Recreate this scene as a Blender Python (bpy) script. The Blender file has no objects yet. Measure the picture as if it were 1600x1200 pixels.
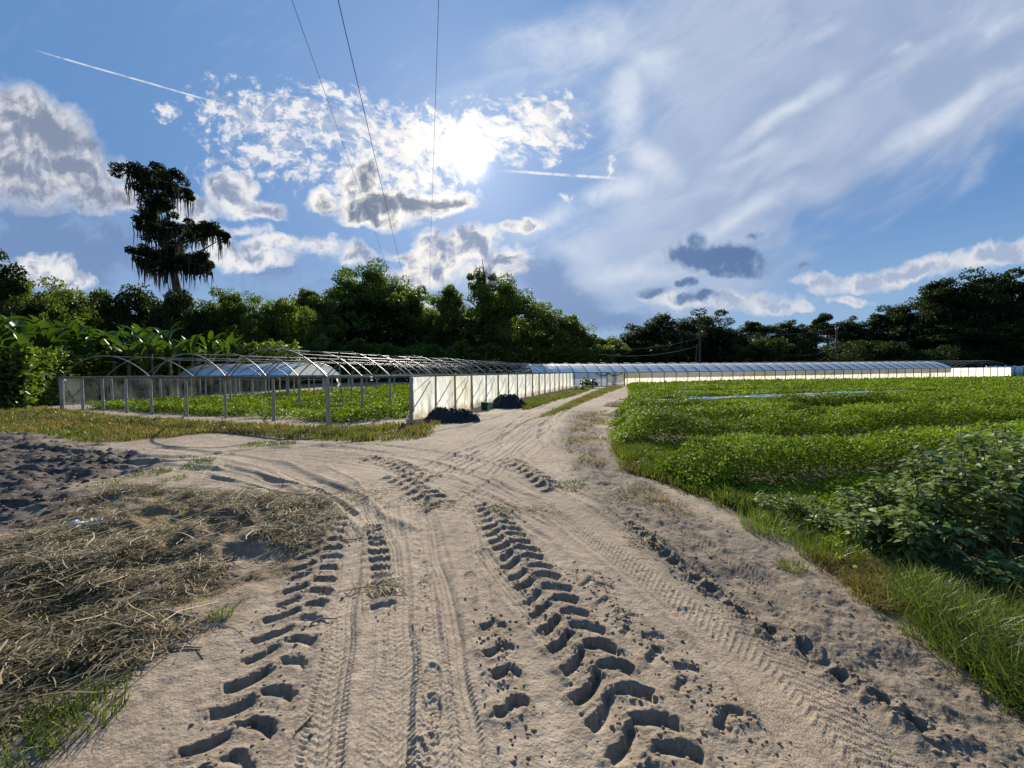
import bpy, math, random
import numpy as np
from mathutils import Vector, Matrix

# ------------------------------------------------------------------ camera
scene = bpy.context.scene
EYE = 1.62
FPX = 600.0                      # focal length in photo pixels (1600 wide)
cam_data = bpy.data.cameras.new("camera")
cam = bpy.data.objects.new("camera", cam_data)
scene.collection.objects.link(cam)
CAM_ROT = Matrix.Rotation(math.radians(90 - 1.78), 4, 'X') @ Matrix.Rotation(math.radians(-0.34), 4, 'Z')
cam.matrix_world = Matrix.Translation((0, 0, EYE)) @ CAM_ROT
cam_data.sensor_width = 36.0
cam_data.lens = 36.0 * FPX / 1600.0
cam_data.clip_start = 0.05
cam_data.clip_end = 6000
scene.camera = cam
scene.render.resolution_x, scene.render.resolution_y = 1024, 768

scene.view_settings.view_transform = 'Standard'
scene.view_settings.look = 'None'
scene.view_settings.gamma = 1
scene.view_settings.exposure = 0.75
scene.cycles.max_bounces = 6
scene.cycles.diffuse_bounces = 3
scene.cycles.glossy_bounces = 2
scene.cycles.transmission_bounces = 4
scene.cycles.transparent_max_bounces = 12
scene.cycles.caustics_reflective = False
scene.cycles.caustics_refractive = False

def ray(px, py):
    """world direction seen at a point of the photograph"""
    return (CAM_ROT.to_3x3() @ Vector(((px - 800) / FPX, -(py - 600) / FPX, -1.0))).normalized()

SUN_DIR = ray(735, 250)
SUN_EL = math.asin(SUN_DIR.z)
SUN_AZ = math.atan2(SUN_DIR.x, SUN_DIR.y)       # from +Y towards +X

# ------------------------------------------------------------------ node helpers
class NT:
    dim = '3D'
    def __init__(self, tree):
        self.t = tree
        self.n = tree.nodes
        self.l = tree.links
    def put(self, sock, v):
        if v is None:
            return
        if isinstance(v, bpy.types.NodeSocket):
            self.l.new(v, sock)
        else:
            if sock.type == 'RGBA' and len(v) == 3:
                v = (*v, 1.0)
            sock.default_value = v
    def math(self, op, a, b=None, c=None, clamp=False):
        n = self.n.new('ShaderNodeMath'); n.operation = op; n.use_clamp = clamp
        self.put(n.inputs[0], a); self.put(n.inputs[1], b); self.put(n.inputs[2], c)
        return n.outputs[0]
    def vmath(self, op, a, b=None, s=None):
        n = self.n.new('ShaderNodeVectorMath'); n.operation = op
        self.put(n.inputs[0], a); self.put(n.inputs[1], b)
        if s is not None:
            self.put(n.inputs['Scale'], s)
        return n.outputs['Value'] if op in ('DOT_PRODUCT', 'LENGTH', 'DISTANCE') else n.outputs[0]
    def mix(self, f, a, b, mode='MIX'):
        n = self.n.new('ShaderNodeMix'); n.data_type = 'RGBA'; n.blend_type = mode
        self.put(n.inputs[0], f); self.put(n.inputs[6], a); self.put(n.inputs[7], b)
        return n.outputs[2]
    def noise(self, vec, scale, detail=4, rough=0.55, col=False, dist=0.0, lac=2.0):
        n = self.n.new('ShaderNodeTexNoise')
        n.noise_dimensions = self.dim
        n.inputs['Scale'].default_value = scale; n.inputs['Detail'].default_value = detail
        n.inputs['Roughness'].default_value = rough; n.inputs['Distortion'].default_value = dist
        n.inputs['Lacunarity'].default_value = lac
        if vec is not None:
            self.l.new(vec, n.inputs['Vector'])
        return n.outputs['Color'] if col else n.outputs['Fac']
    def smooth(self, v, a, b, to0=0.0, to1=1.0):
        n = self.n.new('ShaderNodeMapRange'); n.interpolation_type = 'SMOOTHSTEP'
        self.put(n.inputs[0], v); n.inputs[1].default_value = a; n.inputs[2].default_value = b
        n.inputs[3].default_value = to0; n.inputs[4].default_value = to1
        return n.outputs[0]
    def mapping(self, vec, loc=(0, 0, 0), rot=(0, 0, 0), sc=(1, 1, 1)):
        n = self.n.new('ShaderNodeMapping'); n.vector_type = 'TEXTURE'
        self.l.new(vec, n.inputs[0])
        n.inputs[1].default_value = loc; n.inputs[2].default_value = rot; n.inputs[3].default_value = sc
        return n.outputs[0]
    def blob(self, vec, loc, rot, sc):
        m = self.mapping(vec, loc, rot, sc)      # created first: the compiler frees each value soonest that way
        g = self.n.new('ShaderNodeTexGradient'); g.gradient_type = 'SPHERICAL'
        self.l.new(m, g.inputs[0])
        return g.outputs['Fac']

# ------------------------------------------------------------------ sky
world = bpy.data.worlds.new("World")
scene.world = world
world.use_nodes = True
world.cycles.sampling_method = 'MANUAL'
world.cycles.sample_map_resolution = 512
W = NT(world.node_tree); W.dim = '2D'
W.n.clear()
tc = W.n.new('ShaderNodeTexCoord')
DIR = tc.outputs['Generated']
sep = W.n.new('ShaderNodeSeparateXYZ'); W.l.new(DIR, sep.inputs[0])
dy = W.math('MAXIMUM', sep.outputs[1], 0.08)
uu, vv = W.math('DIVIDE', sep.outputs[0], dy), W.math('DIVIDE', sep.outputs[2], dy)
comb = W.n.new('ShaderNodeCombineXYZ')
W.l.new(uu, comb.inputs[0]); W.l.new(vv, comb.inputs[1])
UV = comb.outputs[0]

def warp(vec, parts):
    for scale, amp, det in parts:
        c = W.noise(vec, scale, det, 0.6, col=True)
        c = W.vmath('SUBTRACT', c, (0.5, 0.5, 0.5))
        c = W.vmath('MULTIPLY', c, (amp, amp, 0.0))
        vec = W.vmath('ADD', vec, c)
    return vec

def uv_at(px, py):
    d = ray(px, py)
    return d.x / d.y, d.z / d.y

_rot = {}
def rotated(vec, deg):
    if deg == 0:
        return vec
    key = (vec.node.name, deg)
    if key not in _rot:
        c_, s_ = math.cos(math.radians(deg)), math.sin(math.radians(deg))
        rx = W.vmath('DOT_PRODUCT', vec, (c_, s_, 0)); ry = W.vmath('DOT_PRODUCT', vec, (-s_, c_, 0))
        n = W.n.new('ShaderNodeCombineXYZ')
        W.l.new(rx, n.inputs[0]); W.l.new(ry, n.inputs[1])
        _rot[key] = n.outputs[0]
    return _rot[key]

def field(vec, blobs, grow=1.0):
    """max of soft ellipses; each (px, py, half width, half height, tilt degrees, gain)"""
    out = None
    for b in blobs:
        px, py, a, c = b[:4]
        tilt = b[4] if len(b) > 4 else 0.0
        gain = b[5] if len(b) > 5 else 1.0
        tilt = min((-25, -10, 0, 10, 27), key=lambda t: abs(t - tilt))
        u, v = uv_at(px, py)
        t = math.radians(tilt)
        ur, vr = u * math.cos(t) + v * math.sin(t), -u * math.sin(t) + v * math.cos(t)
        a, c = a * grow / FPX, c * grow / FPX
        r = rotated(vec, tilt)
        n = W.n.new('ShaderNodeVectorMath'); n.operation = 'MULTIPLY_ADD'
        W.l.new(r, n.inputs[0])
        n.inputs[1].default_value = (1 / a, 1 / c, 0)
        n.inputs[2].default_value = (-ur / a, -vr / c, 0)
        ln = W.vmath('LENGTH', n.outputs[0])
        g = W.math('MULTIPLY_ADD', ln, -gain, gain)
        out = W.math('MAXIMUM', 0.0 if out is None else out, g)
    return out

sky = W.n.new('ShaderNodeTexSky')
sky.sky_type = 'NISHITA'
sky.sun_disc = False
sky.sun_elevation = SUN_EL
sky.sun_rotation = SUN_AZ
sky.air_density = 1.0
sky.dust_density = 0.6
sky.ozone_density = 2.2
K = 10.0                                     # the sky radiance unit: background strength is 0.1
def lin(r, g, b, k=K / 1.682):
    f = lambda c: ((c / 255 + 0.055) / 1.055) ** 2.4
    return (f(r) * k, f(g) * k, f(b) * k)

sun_dot = W.vmath('DOT_PRODUCT', DIR, tuple(SUN_DIR))
ang = W.math('MULTIPLY', W.math('ARCCOSINE', W.math('MINIMUM', sun_dot, 1.0)), 180 / math.pi)
near = W.smooth(ang, 42, 4)                  # towards the sun everything is brighter

# clear air: deep blue high up, paler low down and around the sun
base = W.mix(0.08, lin(94, 140, 196), sky.outputs[0])
elev = W.math('ARCSINE', sep.outputs[2])
low = W.smooth(elev, 0.34, 0.02)
base = W.mix(W.math('MULTIPLY', low, 0.8), base, lin(160, 192, 222))
base = W.mix(W.math('MULTIPLY', near, 0.22), base, lin(140, 178, 228))

UVw = warp(UV, [(2.2, 0.09, 1), (9.0, 0.05, 4)])
UVs = warp(UV, [(1.5, 0.16, 3)])
NZ = W.noise(UVw, 11.0, 7, 0.60)
NZ2 = W.noise(W.vmath('ADD', UVw, (0.012, 0.022, 0.0)), 11.0, 4, 0.58)     # the same noise a little nearer the sun
NLOW = W.noise(UVs, 4.5, 2, 0.5)
BUMP = W.math('SUBTRACT', NZ, NZ2)

# --- high cirrus sheet, upper right
cir = field(UVs, [(1330, 30, 620, 260, 16, 1.5), (1130, 250, 300, 220, 30, 1.4), (960, 420, 300, 130, 22, 1.3), (1500, 110, 480, 190, 30, 1.5),
                  (1010, 60, 240, 130, 8, 0.9), (870, 460, 230, 110, 0, 1.1), (1080, 440, 280, 110, 0, 1.0), (1330, 250, 260, 90, 30, 1.2)])
streak = W.noise(W.mapping(UVs, (0, 0, 0), (0, 0, math.radians(29)), (1.0, 0.30, 1)), 2.6, 6, 0.60, dist=0.3)
cir_f = W.math('ADD', cir, W.math('MULTIPLY', W.math('SUBTRACT', streak, 0.5), 1.2))
cir_a = W.smooth(cir_f, 0.06, 0.85)
cir_c = W.mix(W.smooth(streak, 0.40, 0.85), lin(160, 177, 207), lin(194, 204, 224))
cir_c = W.mix(W.math('MULTIPLY', W.smooth(NLOW, 0.35, 0.7), 0.5), cir_c, lin(190, 200, 222))
cir_c = W.mix(W.math('MULTIPLY', W.smooth(ang, 36, 12), 0.6), cir_c, lin(196, 211, 234))
cir_c = W.mix(W.math('MULTIPLY', W.smooth(elev, 0.30, 0.08), 0.5), cir_c, lin(150, 178, 210))
col = W.mix(W.math('MULTIPLY', cir_a, 0.86), base, cir_c)
# bright folded edge of the sheet and its streaks
edge = field(UVs, [(968, 165, 60, 110, -14, 1.1), (1020, 235, 80, 46, -30, 1.2), (965, 285, 150, 34, 24, 1.2), (860, 350, 120, 44, 30, 1.0), (890, 400, 120, 60, 0, .8),
                   (1130, 345, 260, 30, 29, .9), (1230, 180, 150, 24, 27, 1.0), (1480, 190, 230, 34, 27, 1.0), (1275, 68, 70, 18, 25, .8), (1570, 60, 110, 30, 40, .8),
                   (900, 60, 210, 70, 8, .9), (1400, 90, 50, 16, 40, .7), (1000, 90, 150, 60, -30, .8), (1180, 235, 100, 20, 12, .7), (1000, 430, 160, 40, 10, .8)])
ed = W.math('MULTIPLY', edge, W.math('ADD', W.math('MULTIPLY', NZ, 1.5), W.math('MULTIPLY', streak, 1.1)))
col = W.mix(W.math('MULTIPLY', W.smooth(ed, 0.15, 1.5), 0.85), col, lin(218, 226, 240))

# --- broken altocumulus around the sun
alt = field(UVw, [(420, 185, 170, 70, -8, 1.3), (560, 210, 230, 74, -10, 1.5), (650, 225, 190, 80, 0, 1.6), (430, 245, 150, 62, 12, 1.15), (500, 275, 130, 48, -15, 1.1),
                  (740, 215, 130, 70, 0, 1.6), (640, 285, 130, 60, 0, 1.2), (835, 200, 85, 68, 20, 1.5), (350, 188, 90, 36, 0, 1.0), (262, 185, 28, 18, 0, 1.1),
                  (880, 210, 40, 30, 0, .8), (950, 265, 12, 26, 0, 1.3), (880, 303, 24, 12, 0, 1.2), (345, 260, 36, 18, 0, 1.0), (520, 150, 120, 30, -10, .8)])
rip = W.noise(W.mapping(UVw, (0, 0, 0), (0, 0, math.radians(-25)), (1, 0.75, 1)), 24.0, 5, 0.64)
alt_f = W.math('ADD', alt, W.math('MULTIPLY', W.math('SUBTRACT', rip, 0.55), 3.4))
alt_f = W.math('MULTIPLY', alt_f, W.smooth(alt, 0.0, 0.18))
alt_a = W.smooth(alt_f, 0.02, 1.10)
alt_c = W.mix(W.smooth(W.math('ADD', rip, W.math('MULTIPLY', BUMP, 1.4)), 0.38, 0.62), lin(178, 188, 212), lin(240, 240, 242))
alt_c = W.mix(W.smooth(ang, 15, 6), alt_c, lin(250, 246, 238))
col = W.mix(W.math('MULTIPLY', alt_a, 0.92), col, alt_c)

# --- cumulus, bright rims and grey hearts
def cumulus(col, blobs, rim, heart, amp=1.3, t0=0.16, t1=0.30, h0=0.42, h1=0.95, alpha=1.0, puff=2.2):
    f = field(UVw, blobs, 0.93)
    den = W.math('MULTIPLY', W.math('ADD', f, W.math('MULTIPLY', W.math('SUBTRACT', NZ, 0.50), amp)), W.smooth(f, 0.0, 0.15))
    a = W.smooth(den, t0 - 0.05, t1 + 0.34)
    h = W.math('ADD', f, W.math('ADD', W.math('MULTIPLY', BUMP, puff), W.math('MULTIPLY', W.math('SUBTRACT', NLOW, 0.5), 0.9)))
    h = W.math('ADD', h, W.math('MULTIPLY', W.math('SUBTRACT', NZ, 0.5), 0.8))
    c = W.mix(W.smooth(h, h0, h1), rim, heart)
    return W.mix(W.math('MULTIPLY', a, alpha), col, c)

# low blue-grey banks
col = cumulus(col, [(90, 390, 300, 120, 0, 1.2), (60, 340, 220, 60, -5, .9), (430, 430, 130, 50, 0, .9), (470, 470, 160, 45, 0, .8), (250, 440, 160, 60, 0, .7),
                    (850, 440, 90, 70, -35, 1.3), (900, 480, 110, 60, -20, 1.1), (960, 505, 160, 34, 0, .9), (700, 470, 90, 50, 0, 1.0)],
              lin(136, 164, 206), lin(116, 144, 188), 0.8, 0.02, 0.5, 0.3, 0.8, 0.85, 0.6)
# large grey cloud on the left
col = cumulus(col, [(50, 210, 165, 84, -24, 1.5), (120, 270, 120, 70, -25, 1.35), (20, 275, 150, 60, -15, 1.2), (175, 305, 60, 36, -10, 1.1), (-60, 220, 140, 90, 0, 1.3)],
              lin(224, 224, 230), lin(132, 145, 170), 1.3, 0.10, 0.40, 0.05, 1.35, 1.0, 3.0)
# rows under the sun
col = cumulus(col, [(368, 308, 50, 46, 0, 1.25), (405, 333, 78, 24, 0, 1.2), (305, 335, 70, 28, 0, .9), (345, 300, 30, 36, 0, 1.1), (60, 425, 90, 44, -15, 1.0),
                    (330, 398, 80, 30, 0, .9), (420, 385, 90, 22, 0, 1.05), (510, 392, 80, 28, 0, 1.1), (400, 412, 100, 24, 0, 1.0), (570, 402, 80, 26, 0, .9),
                    (640, 403, 70, 14, 0, .9), (90, 445, 70, 26, -15, .9), (380, 365, 60, 20, 0, .9)],
              lin(238, 238, 240), lin(138, 154, 184), 1.9, 0.14, 0.34, 0.2, 1.35, 1.0, 3.0)
col = cumulus(col, [(560, 296, 44, 54, 0, 1.5), (590, 325, 100, 34, 0, 1.55), (680, 322, 95, 32, 8, 1.4), (720, 315, 42, 32, 0, 1.2), (505, 325, 40, 24, 0, 1.1),
                    (600, 348, 90, 24, 0, 1.0)],
              lin(252, 249, 242), lin(112, 125, 150), 1.6, 0.14, 0.30, 0.30, 1.25, 1.0, 2.6)
col = cumulus(col, [(700, 395, 76, 46, 0, 1.2), (740, 380, 76, 38, 0, 1.15), (800, 400, 60, 30, 0, 1.0), (690, 425, 80, 42, 0, 1.2), (620, 445, 80, 34, 0, 1.0),
                    (815, 352, 46, 15, 10, .95), (640, 475, 80, 30, 0, .9), (770, 425, 80, 28, 0, .9)],
              lin(246, 242, 236), lin(130, 146, 180), 1.9, 0.14, 0.34, 0.25, 1.25, 1.0, 3.0)
# white bank on the right and the small ones above the trees
col = cumulus(col, [(1420, 422, 220, 21, 10, 1.3), (1570, 398, 190, 21, 10, 1.3), (1275, 441, 80, 14, 5, 1.1), (1140, 470, 130, 24, -3, 1.1), (1190, 480, 90, 18, 0, 1.0),
                    (1040, 462, 80, 22, -8, 1.0), (1330, 466, 60, 12, 5, 1.0)],
              lin(226, 226, 232), lin(168, 182, 208), 1.7, 0.10, 0.42, 0.2, 1.3, 0.95, 3.0)
# flat dark clouds
col = cumulus(col, [(1105, 398, 92, 34, -10, 1.45), (1158, 420, 72, 24, 0, 1.45), (1135, 400, 70, 40, 0, 1.3), (1095, 378, 28, 24, 0, 1.2), (1180, 372, 22, 12, 0, 1.0), (1075, 436, 26, 10, 0, 1.2),
                    (1015, 450, 42, 15, 6, 1.2), (1095, 462, 60, 15, 0, 1.0), (1250, 425, 18, 8, 0, 1.0)],
              lin(140, 162, 196), lin(90, 120, 164), 1.6, 0.12, 0.34, 0.1, 1.1, 0.95, 2.4)

# --- condensation trails: thin bands along great circles
def trail(col, a, b, width, alpha, fade=0.10):
    ua, ub = Vector(uv_at(*a)), Vector(uv_at(*b))
    d = ub - ua; L = d.length
    rot = math.atan2(d.y, d.x)
    m = W.mapping(W.vmath('ADD', UV, W.vmath('SCALE', W.vmath('SUBTRACT', UVw, UV), None, 0.03)), (ua.x, ua.y, 0), (0, 0, rot), (1, 1, 1))
    s = W.n.new('ShaderNodeSeparateXYZ'); W.l.new(m, s.inputs[0])
    s = s
    fl = W.noise(UVw, 26.0, 2, 0.6)
    across = W.math('MULTIPLY', W.smooth(W.math('ABSOLUTE', s.outputs[1]), width, width * 0.15), W.smooth(fl, 0.15, 0.6))
    along = W.math('MULTIPLY', W.smooth(s.outputs[0], 0, fade), W.smooth(s.outputs[0], L, L - fade))
    return W.mix(W.math('MULTIPLY', W.math('MULTIPLY', across, along), alpha), col, lin(238, 240, 244))
col = trail(col, (46, 76), (372, 170), 0.0032, 0.8)
col = trail(col, (485, 205), (700, 262), 0.004, 0.5)
col = trail(col, (770, 266), (985, 280), 0.0055, 0.85)

# --- glare of the sun through thin cloud
g1 = W.math('EXPONENT', W.math('MULTIPLY', W.math('POWER', W.math('DIVIDE', ang, 1.5), 2.0), -1.0))
g2 = W.math('EXPONENT', W.math('DIVIDE', ang, -3.6))
g3 = W.math('EXPONENT', W.math('DIVIDE', ang, -14.0))
glow = W.vmath('SCALE', (1.0, 0.97, 0.92), None, W.math('ADD', W.math('MULTIPLY', g1, 16.0), W.math('MULTIPLY', g2, W.math('ADD', W.math('MULTIPLY', alt_a, 1.3), 1.2))))
glow = W.vmath('ADD', glow, W.vmath('SCALE', (1.0, 0.98, 0.95), None, W.math('MULTIPLY', g3, 0.85)))
col = W.vmath('ADD', col, glow)
# below the horizon: plain ground colour
col = W.mix(W.smooth(sep.outputs[2], 0.0, -0.02), col, lin(90, 100, 90))
bg = W.n.new('ShaderNodeBackground')
W.l.new(col, bg.inputs[0])
bg.inputs[1].default_value = 0.1
wo = W.n.new('ShaderNodeOutputWorld')
W.l.new(bg.outputs[0], wo.inputs[0])

# ------------------------------------------------------------------ sun
sd = bpy.data.lights.new("sun", 'SUN')
sd.energy = 5.0
sd.angle = math.radians(0.6)
sd.color = (1.0, 0.91, 0.76)
sun = bpy.data.objects.new("sun", sd)
scene.collection.objects.link(sun)
sun.rotation_euler = (-SUN_DIR).to_track_quat('-Z', 'Y').to_euler()

# ------------------------------------------------------------------ noise and mesh helpers
def _hash(ix, iy, seed):
    h = (ix.astype(np.int64) * 374761393 + iy.astype(np.int64) * 668265263 + seed * 974634777) & 0xFFFFFFFF
    h = ((h ^ (h >> 13)) * 1274126177) & 0xFFFFFFFF
    h = ((h ^ (h >> 15)) * 2246822519) & 0xFFFFFFFF
    return ((h ^ (h >> 16)) & 0xFFFFFF).astype(np.float32) / float(0xFFFFFF)

def vnoise(x, y, seed=0):
    x0 = np.floor(x); y0 = np.floor(y)
    fx = (x - x0).astype(np.float32); fy = (y - y0).astype(np.float32)
    fx = fx * fx * (3 - 2 * fx); fy = fy * fy * (3 - 2 * fy)
    ix = x0.astype(np.int64); iy = y0.astype(np.int64)
    a = _hash(ix, iy, seed); b = _hash(ix + 1, iy, seed)
    c = _hash(ix, iy + 1, seed); d = _hash(ix + 1, iy + 1, seed)
    return (a + (b - a) * fx) * (1 - fy) + (c + (d - c) * fx) * fy

def fbm(x, y, octaves=4, seed=0, gain=0.5):
    t = np.zeros(np.shape(x), np.float32); amp = 1.0; tot = 0.0
    for o in range(octaves):
        t += amp * vnoise(x * 2 ** o + 17.3 * o, y * 2 ** o - 9.1 * o, seed + o); tot += amp; amp *= gain
    return t / tot

def sstep(a, b, v):
    t = np.clip((v - a) / (b - a), 0, 1)
    return t * t * (3 - 2 * t)

def far_rise(x, y):
    """the land lifts very slightly to the far right"""
    return 0.40 * sstep(8, 85, x) * sstep(15, 45, y)

def G(px, py, z=0.0):
    """ground point that shows at a point of the photograph"""
    d = ray(px, py)
    if d.z > -0.004:
        d = Vector((d.x, d.y, -0.004))
    t = (z - EYE) / d.z
    for _ in range(4):
        x, y = d.x * t, d.y * t
        t = (z + float(far_rise(x, y)) - EYE) / d.z
    return Vector((d.x * t, d.y * t, 0.0))

def mesh_np(name, verts, faces, mats, parent=None, smooth=False, attrs=None, mat_index=None, uv=None):
    """verts (N,3); faces (M,3|4) or a list of such arrays"""
    me = bpy.data.meshes.new(name)
    verts = np.asarray(verts, np.float32)
    fl = faces if isinstance(faces, list) else [faces]
    fl = [np.asarray(f, np.int32) for f in fl if len(f)]
    me.vertices.add(len(verts)); me.vertices.foreach_set('co', verts.ravel())
    loops = np.concatenate([f.ravel() for f in fl])
    sizes = np.concatenate([np.full(len(f), f.shape[1], np.int32) for f in fl])
    starts = np.concatenate([[0], np.cumsum(sizes)[:-1]]).astype(np.int32)
    me.loops.add(len(loops)); me.loops.foreach_set('vertex_index', loops)
    me.polygons.add(len(sizes)); me.polygons.foreach_set('loop_start', starts)
    if mat_index is not None:
        me.polygons.foreach_set('material_index', np.asarray(mat_index, np.int32))
    me.update(calc_edges=True)
    if smooth:
        me.polygons.foreach_set('use_smooth', np.ones(len(sizes), bool))
    for k, v in (attrs or {}).items():
        v = np.asarray(v, np.float32)
        if v.ndim == 1:
            at = me.attributes.new(k, 'FLOAT', 'POINT'); at.data.foreach_set('value', v)
        else:
            at = me.attributes.new(k, 'FLOAT_COLOR', 'POINT')
            at.data.foreach_set('color', np.concatenate([v, np.ones((len(v), 1), np.float32)], 1).ravel())
    for m in (mats if isinstance(mats, (list, tuple)) else [mats]):
        me.materials.append(m)
    ob = bpy.data.objects.new(name, me)
    scene.collection.objects.link(ob)
    if parent is not None:
        ob.parent = parent
    return ob

def tag(o, label=None, cat=None, group=None, kind=None):
    if label: o['label'] = label
    if cat: o['category'] = cat
    if group: o['group'] = group
    if kind: o['kind'] = kind
    return o

def empty(name, loc=(0, 0, 0), rz=0.0, label=None, cat=None, group=None):
    o = bpy.data.objects.new(name, None)
    scene.collection.objects.link(o)
    o.location = loc; o.rotation_euler = (0, 0, rz); o.empty_display_size = 0.2
    return tag(o, label, cat, group)

# ------------------------------------------------------------------ materials
def new_mat(name):
    m = bpy.data.materials.new(name); m.use_nodes = True
    t = NT(m.node_tree); t.n.clear()
    out = t.n.new('ShaderNodeOutputMaterial')
    return m, t, out

def principled(t, color, rough=0.7, spec=0.3, metallic=0.0, normal=None):
    p = t.n.new('ShaderNodeBsdfPrincipled')
    t.put(p.inputs['Base Color'], color); t.put(p.inputs['Roughness'], rough)
    t.put(p.inputs['Specular IOR Level'], spec); t.put(p.inputs['Metallic'], metallic)
    if normal is not None:
        t.l.new(normal, p.inputs['Normal'])
    return p.outputs[0]

def bump(t, h, strength, dist, normal=None):
    n = t.n.new('ShaderNodeBump'); n.inputs['Strength'].default_value = strength
    n.inputs['Distance'].default_value = dist; t.l.new(h, n.inputs['Height'])
    if normal is not None:
        t.l.new(normal, n.inputs['Normal'])
    return n.outputs[0]

def pos(t):
    return t.n.new('ShaderNodeNewGeometry').outputs['Position']

def obj_co(t):
    return t.n.new('ShaderNodeTexCoord').outputs['Object']

def leaf_mat(name, dark, light, trans=0.45, gloss=0.25, rough=0.5, tint=(1.25, 1.3, 0.45), third=None):
    """thin leaf: colour varies from leaf to leaf, light shines through"""
    m, t, out = new_mat(name)
    g = t.n.new('ShaderNodeNewGeometry')
    rnd = g.outputs['Random Per Island']
    c = t.mix(rnd, dark, light)
    if third is not None:
        c = t.mix(t.smooth(t.noise(g.outputs['Position'], 0.35, 3), 0.45, 0.7), c, third)
    n2 = t.noise(g.outputs['Position'], 0.9, 2)
    c = t.mix(t.smooth(n2, 0.3, 0.7), c, t.mix(1.0, c, (0.62, 0.66, 0.62), 'MULTIPLY'))
    refl = principled(t, c, rough, gloss)
    tr = t.n.new('ShaderNodeBsdfTranslucent')
    t.l.new(t.mix(1.0, c, tint, 'MULTIPLY'), tr.inputs[0])
    mx = t.n.new('ShaderNodeMixShader'); mx.inputs[0].default_value = trans
    t.l.new(refl, mx.inputs[1]); t.l.new(tr.outputs[0], mx.inputs[2])
    t.l.new(mx.outputs[0], out.inputs[0])
    return m

def simple_mat(name, c1, c2, scale=6, rough=0.7, spec=0.3, metallic=0.0, bmp=0.0, det=5):
    m, t, out = new_mat(name)
    p = obj_co(t)
    n = t.noise(p, scale, det)
    c = t.mix(t.smooth(n, 0.3, 0.7), c1, c2)
    nm = bump(t, t.noise(p, scale * 4, 4), 0.6, bmp) if bmp else None
    t.l.new(principled(t, c, rough, spec, metallic, nm), out.inputs[0])
    return m

# ------------------------------------------------------------------ plan of the ground (photo points laid on the ground)
def gpoly(pts):
    return np.array([[G(x, y).x, G(x, y).y] for x, y in pts], np.float32)

def poly_sd(x, y, poly):
    """signed distance, positive inside"""
    d = np.full(x.shape, 1e9, np.float32); ins = np.zeros(x.shape, bool)
    n = len(poly)
    for i in range(n):
        ax, ay = poly[i]; bx, by = poly[(i + 1) % n]
        ex, ey = bx - ax, by - ay
        t = np.clip(((x - ax) * ex + (y - ay) * ey) / (ex * ex + ey * ey + 1e-12), 0, 1)
        dd = (x - ax - t * ex) ** 2 + (y - ay - t * ey) ** 2
        d = np.minimum(d, dd)
        c = (ay > y) != (by > y)
        with np.errstate(divide='ignore', invalid='ignore'):
            xi = ax + (y - ay) * ex / (ey if abs(ey) > 1e-9 else 1e-9)
        ins ^= c & (x < xi)
    d = np.sqrt(d)
    return np.where(ins, d, -d)

# long hoop house frame: corner O, direction LD along its length, WD across
O = Vector((-3.46, 12.96, 0)); LD = Vector((0.347, 0.938, 0)); WD = Vector((-0.938, 0.347, 0))
def hh(a, b, z=0.0):
    return O + WD * a + LD * b + Vector((0, 0, z))

P_GRASS = gpoly([(-500, 640), (-200, 634), (60, 636), (100, 641), (200, 653), (330, 661), (514, 667), (640, 664), (690, 660), (668, 684), (560, 690), (430, 684),
                 (330, 678), (200, 690), (120, 692), (60, 678), (0, 675), (-300, 690), (-600, 690)])
P_CROPL = np.array([[hh(a, b).x, hh(a, b).y] for a, b in ((0.3, 0.4), (1.9, -1.3), (17.4, -1.1), (17.4, 25), (0.3, 25))], np.float32)
P_DARK = gpoly([(-900, 676), (-200, 676), (40, 676), (110, 690), (215, 706), (225, 730), (150, 752), (110, 790), (40, 830), (-60, 860), (-400, 900), (-900, 880)])
P_HAY = gpoly([(70, 800), (170, 768), (250, 762), (330, 768), (430, 762), (500, 778), (540, 790), (510, 830), (450, 880), (420, 940), (330, 980), (230, 1040), (140, 1100), (40, 1150),
               (-120, 1220), (-500, 1100), (-400, 920), (-100, 880), (0, 850)])
P_FIELD = gpoly([(980, 603), (1300, 594), (1900, 592), (2600, 700), (2600, 1100), (1900, 1160), (1700, 1130), (1560, 1060), (1480, 1000), (1400, 950), (1330, 890), (1230, 840),
                 (1150, 800), (1080, 768), (1000, 738), (965, 712), (952, 690), (955, 660), (972, 632), (982, 618)])
P_VERGE = gpoly([(1150, 790), (1270, 850), (1340, 880), (1400, 930), (1450, 1000), (1520, 1070), (1600, 1130), (1800, 1230), (2200, 1200), (1900, 900), (1500, 840), (1250, 780)])
P_MID = gpoly([(838, 654), (862, 650), (905, 632), (950, 614), (972, 606), (985, 600), (960, 601), (925, 612), (880, 632)])
P_WALLG = gpoly([(800, 633), (850, 622), (895, 611), (915, 604), (935, 602), (918, 611), (875, 624), (822, 641)])

def spline(pts, step=0.04):
    P = [G(*p) for p in pts]
    P = [P[0] + (P[0] - P[1])] + P + [P[-1] + (P[-1] - P[-2])]
    out = []
    for i in range(1, len(P) - 2):
        a, b, c, d = P[i - 1:i + 3]
        n = max(2, int((c - b).length / step))
        for k in range(n):
            t = k / n
            out.append(0.5 * ((2 * b) + (c - a) * t + (2 * a - 5 * b + 4 * c - d) * t * t + (3 * b - a - 3 * c + d) * t ** 3))
    out.append(P[-2])
    return np.array([[p.x, p.y] for p in out], np.float32)

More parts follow.
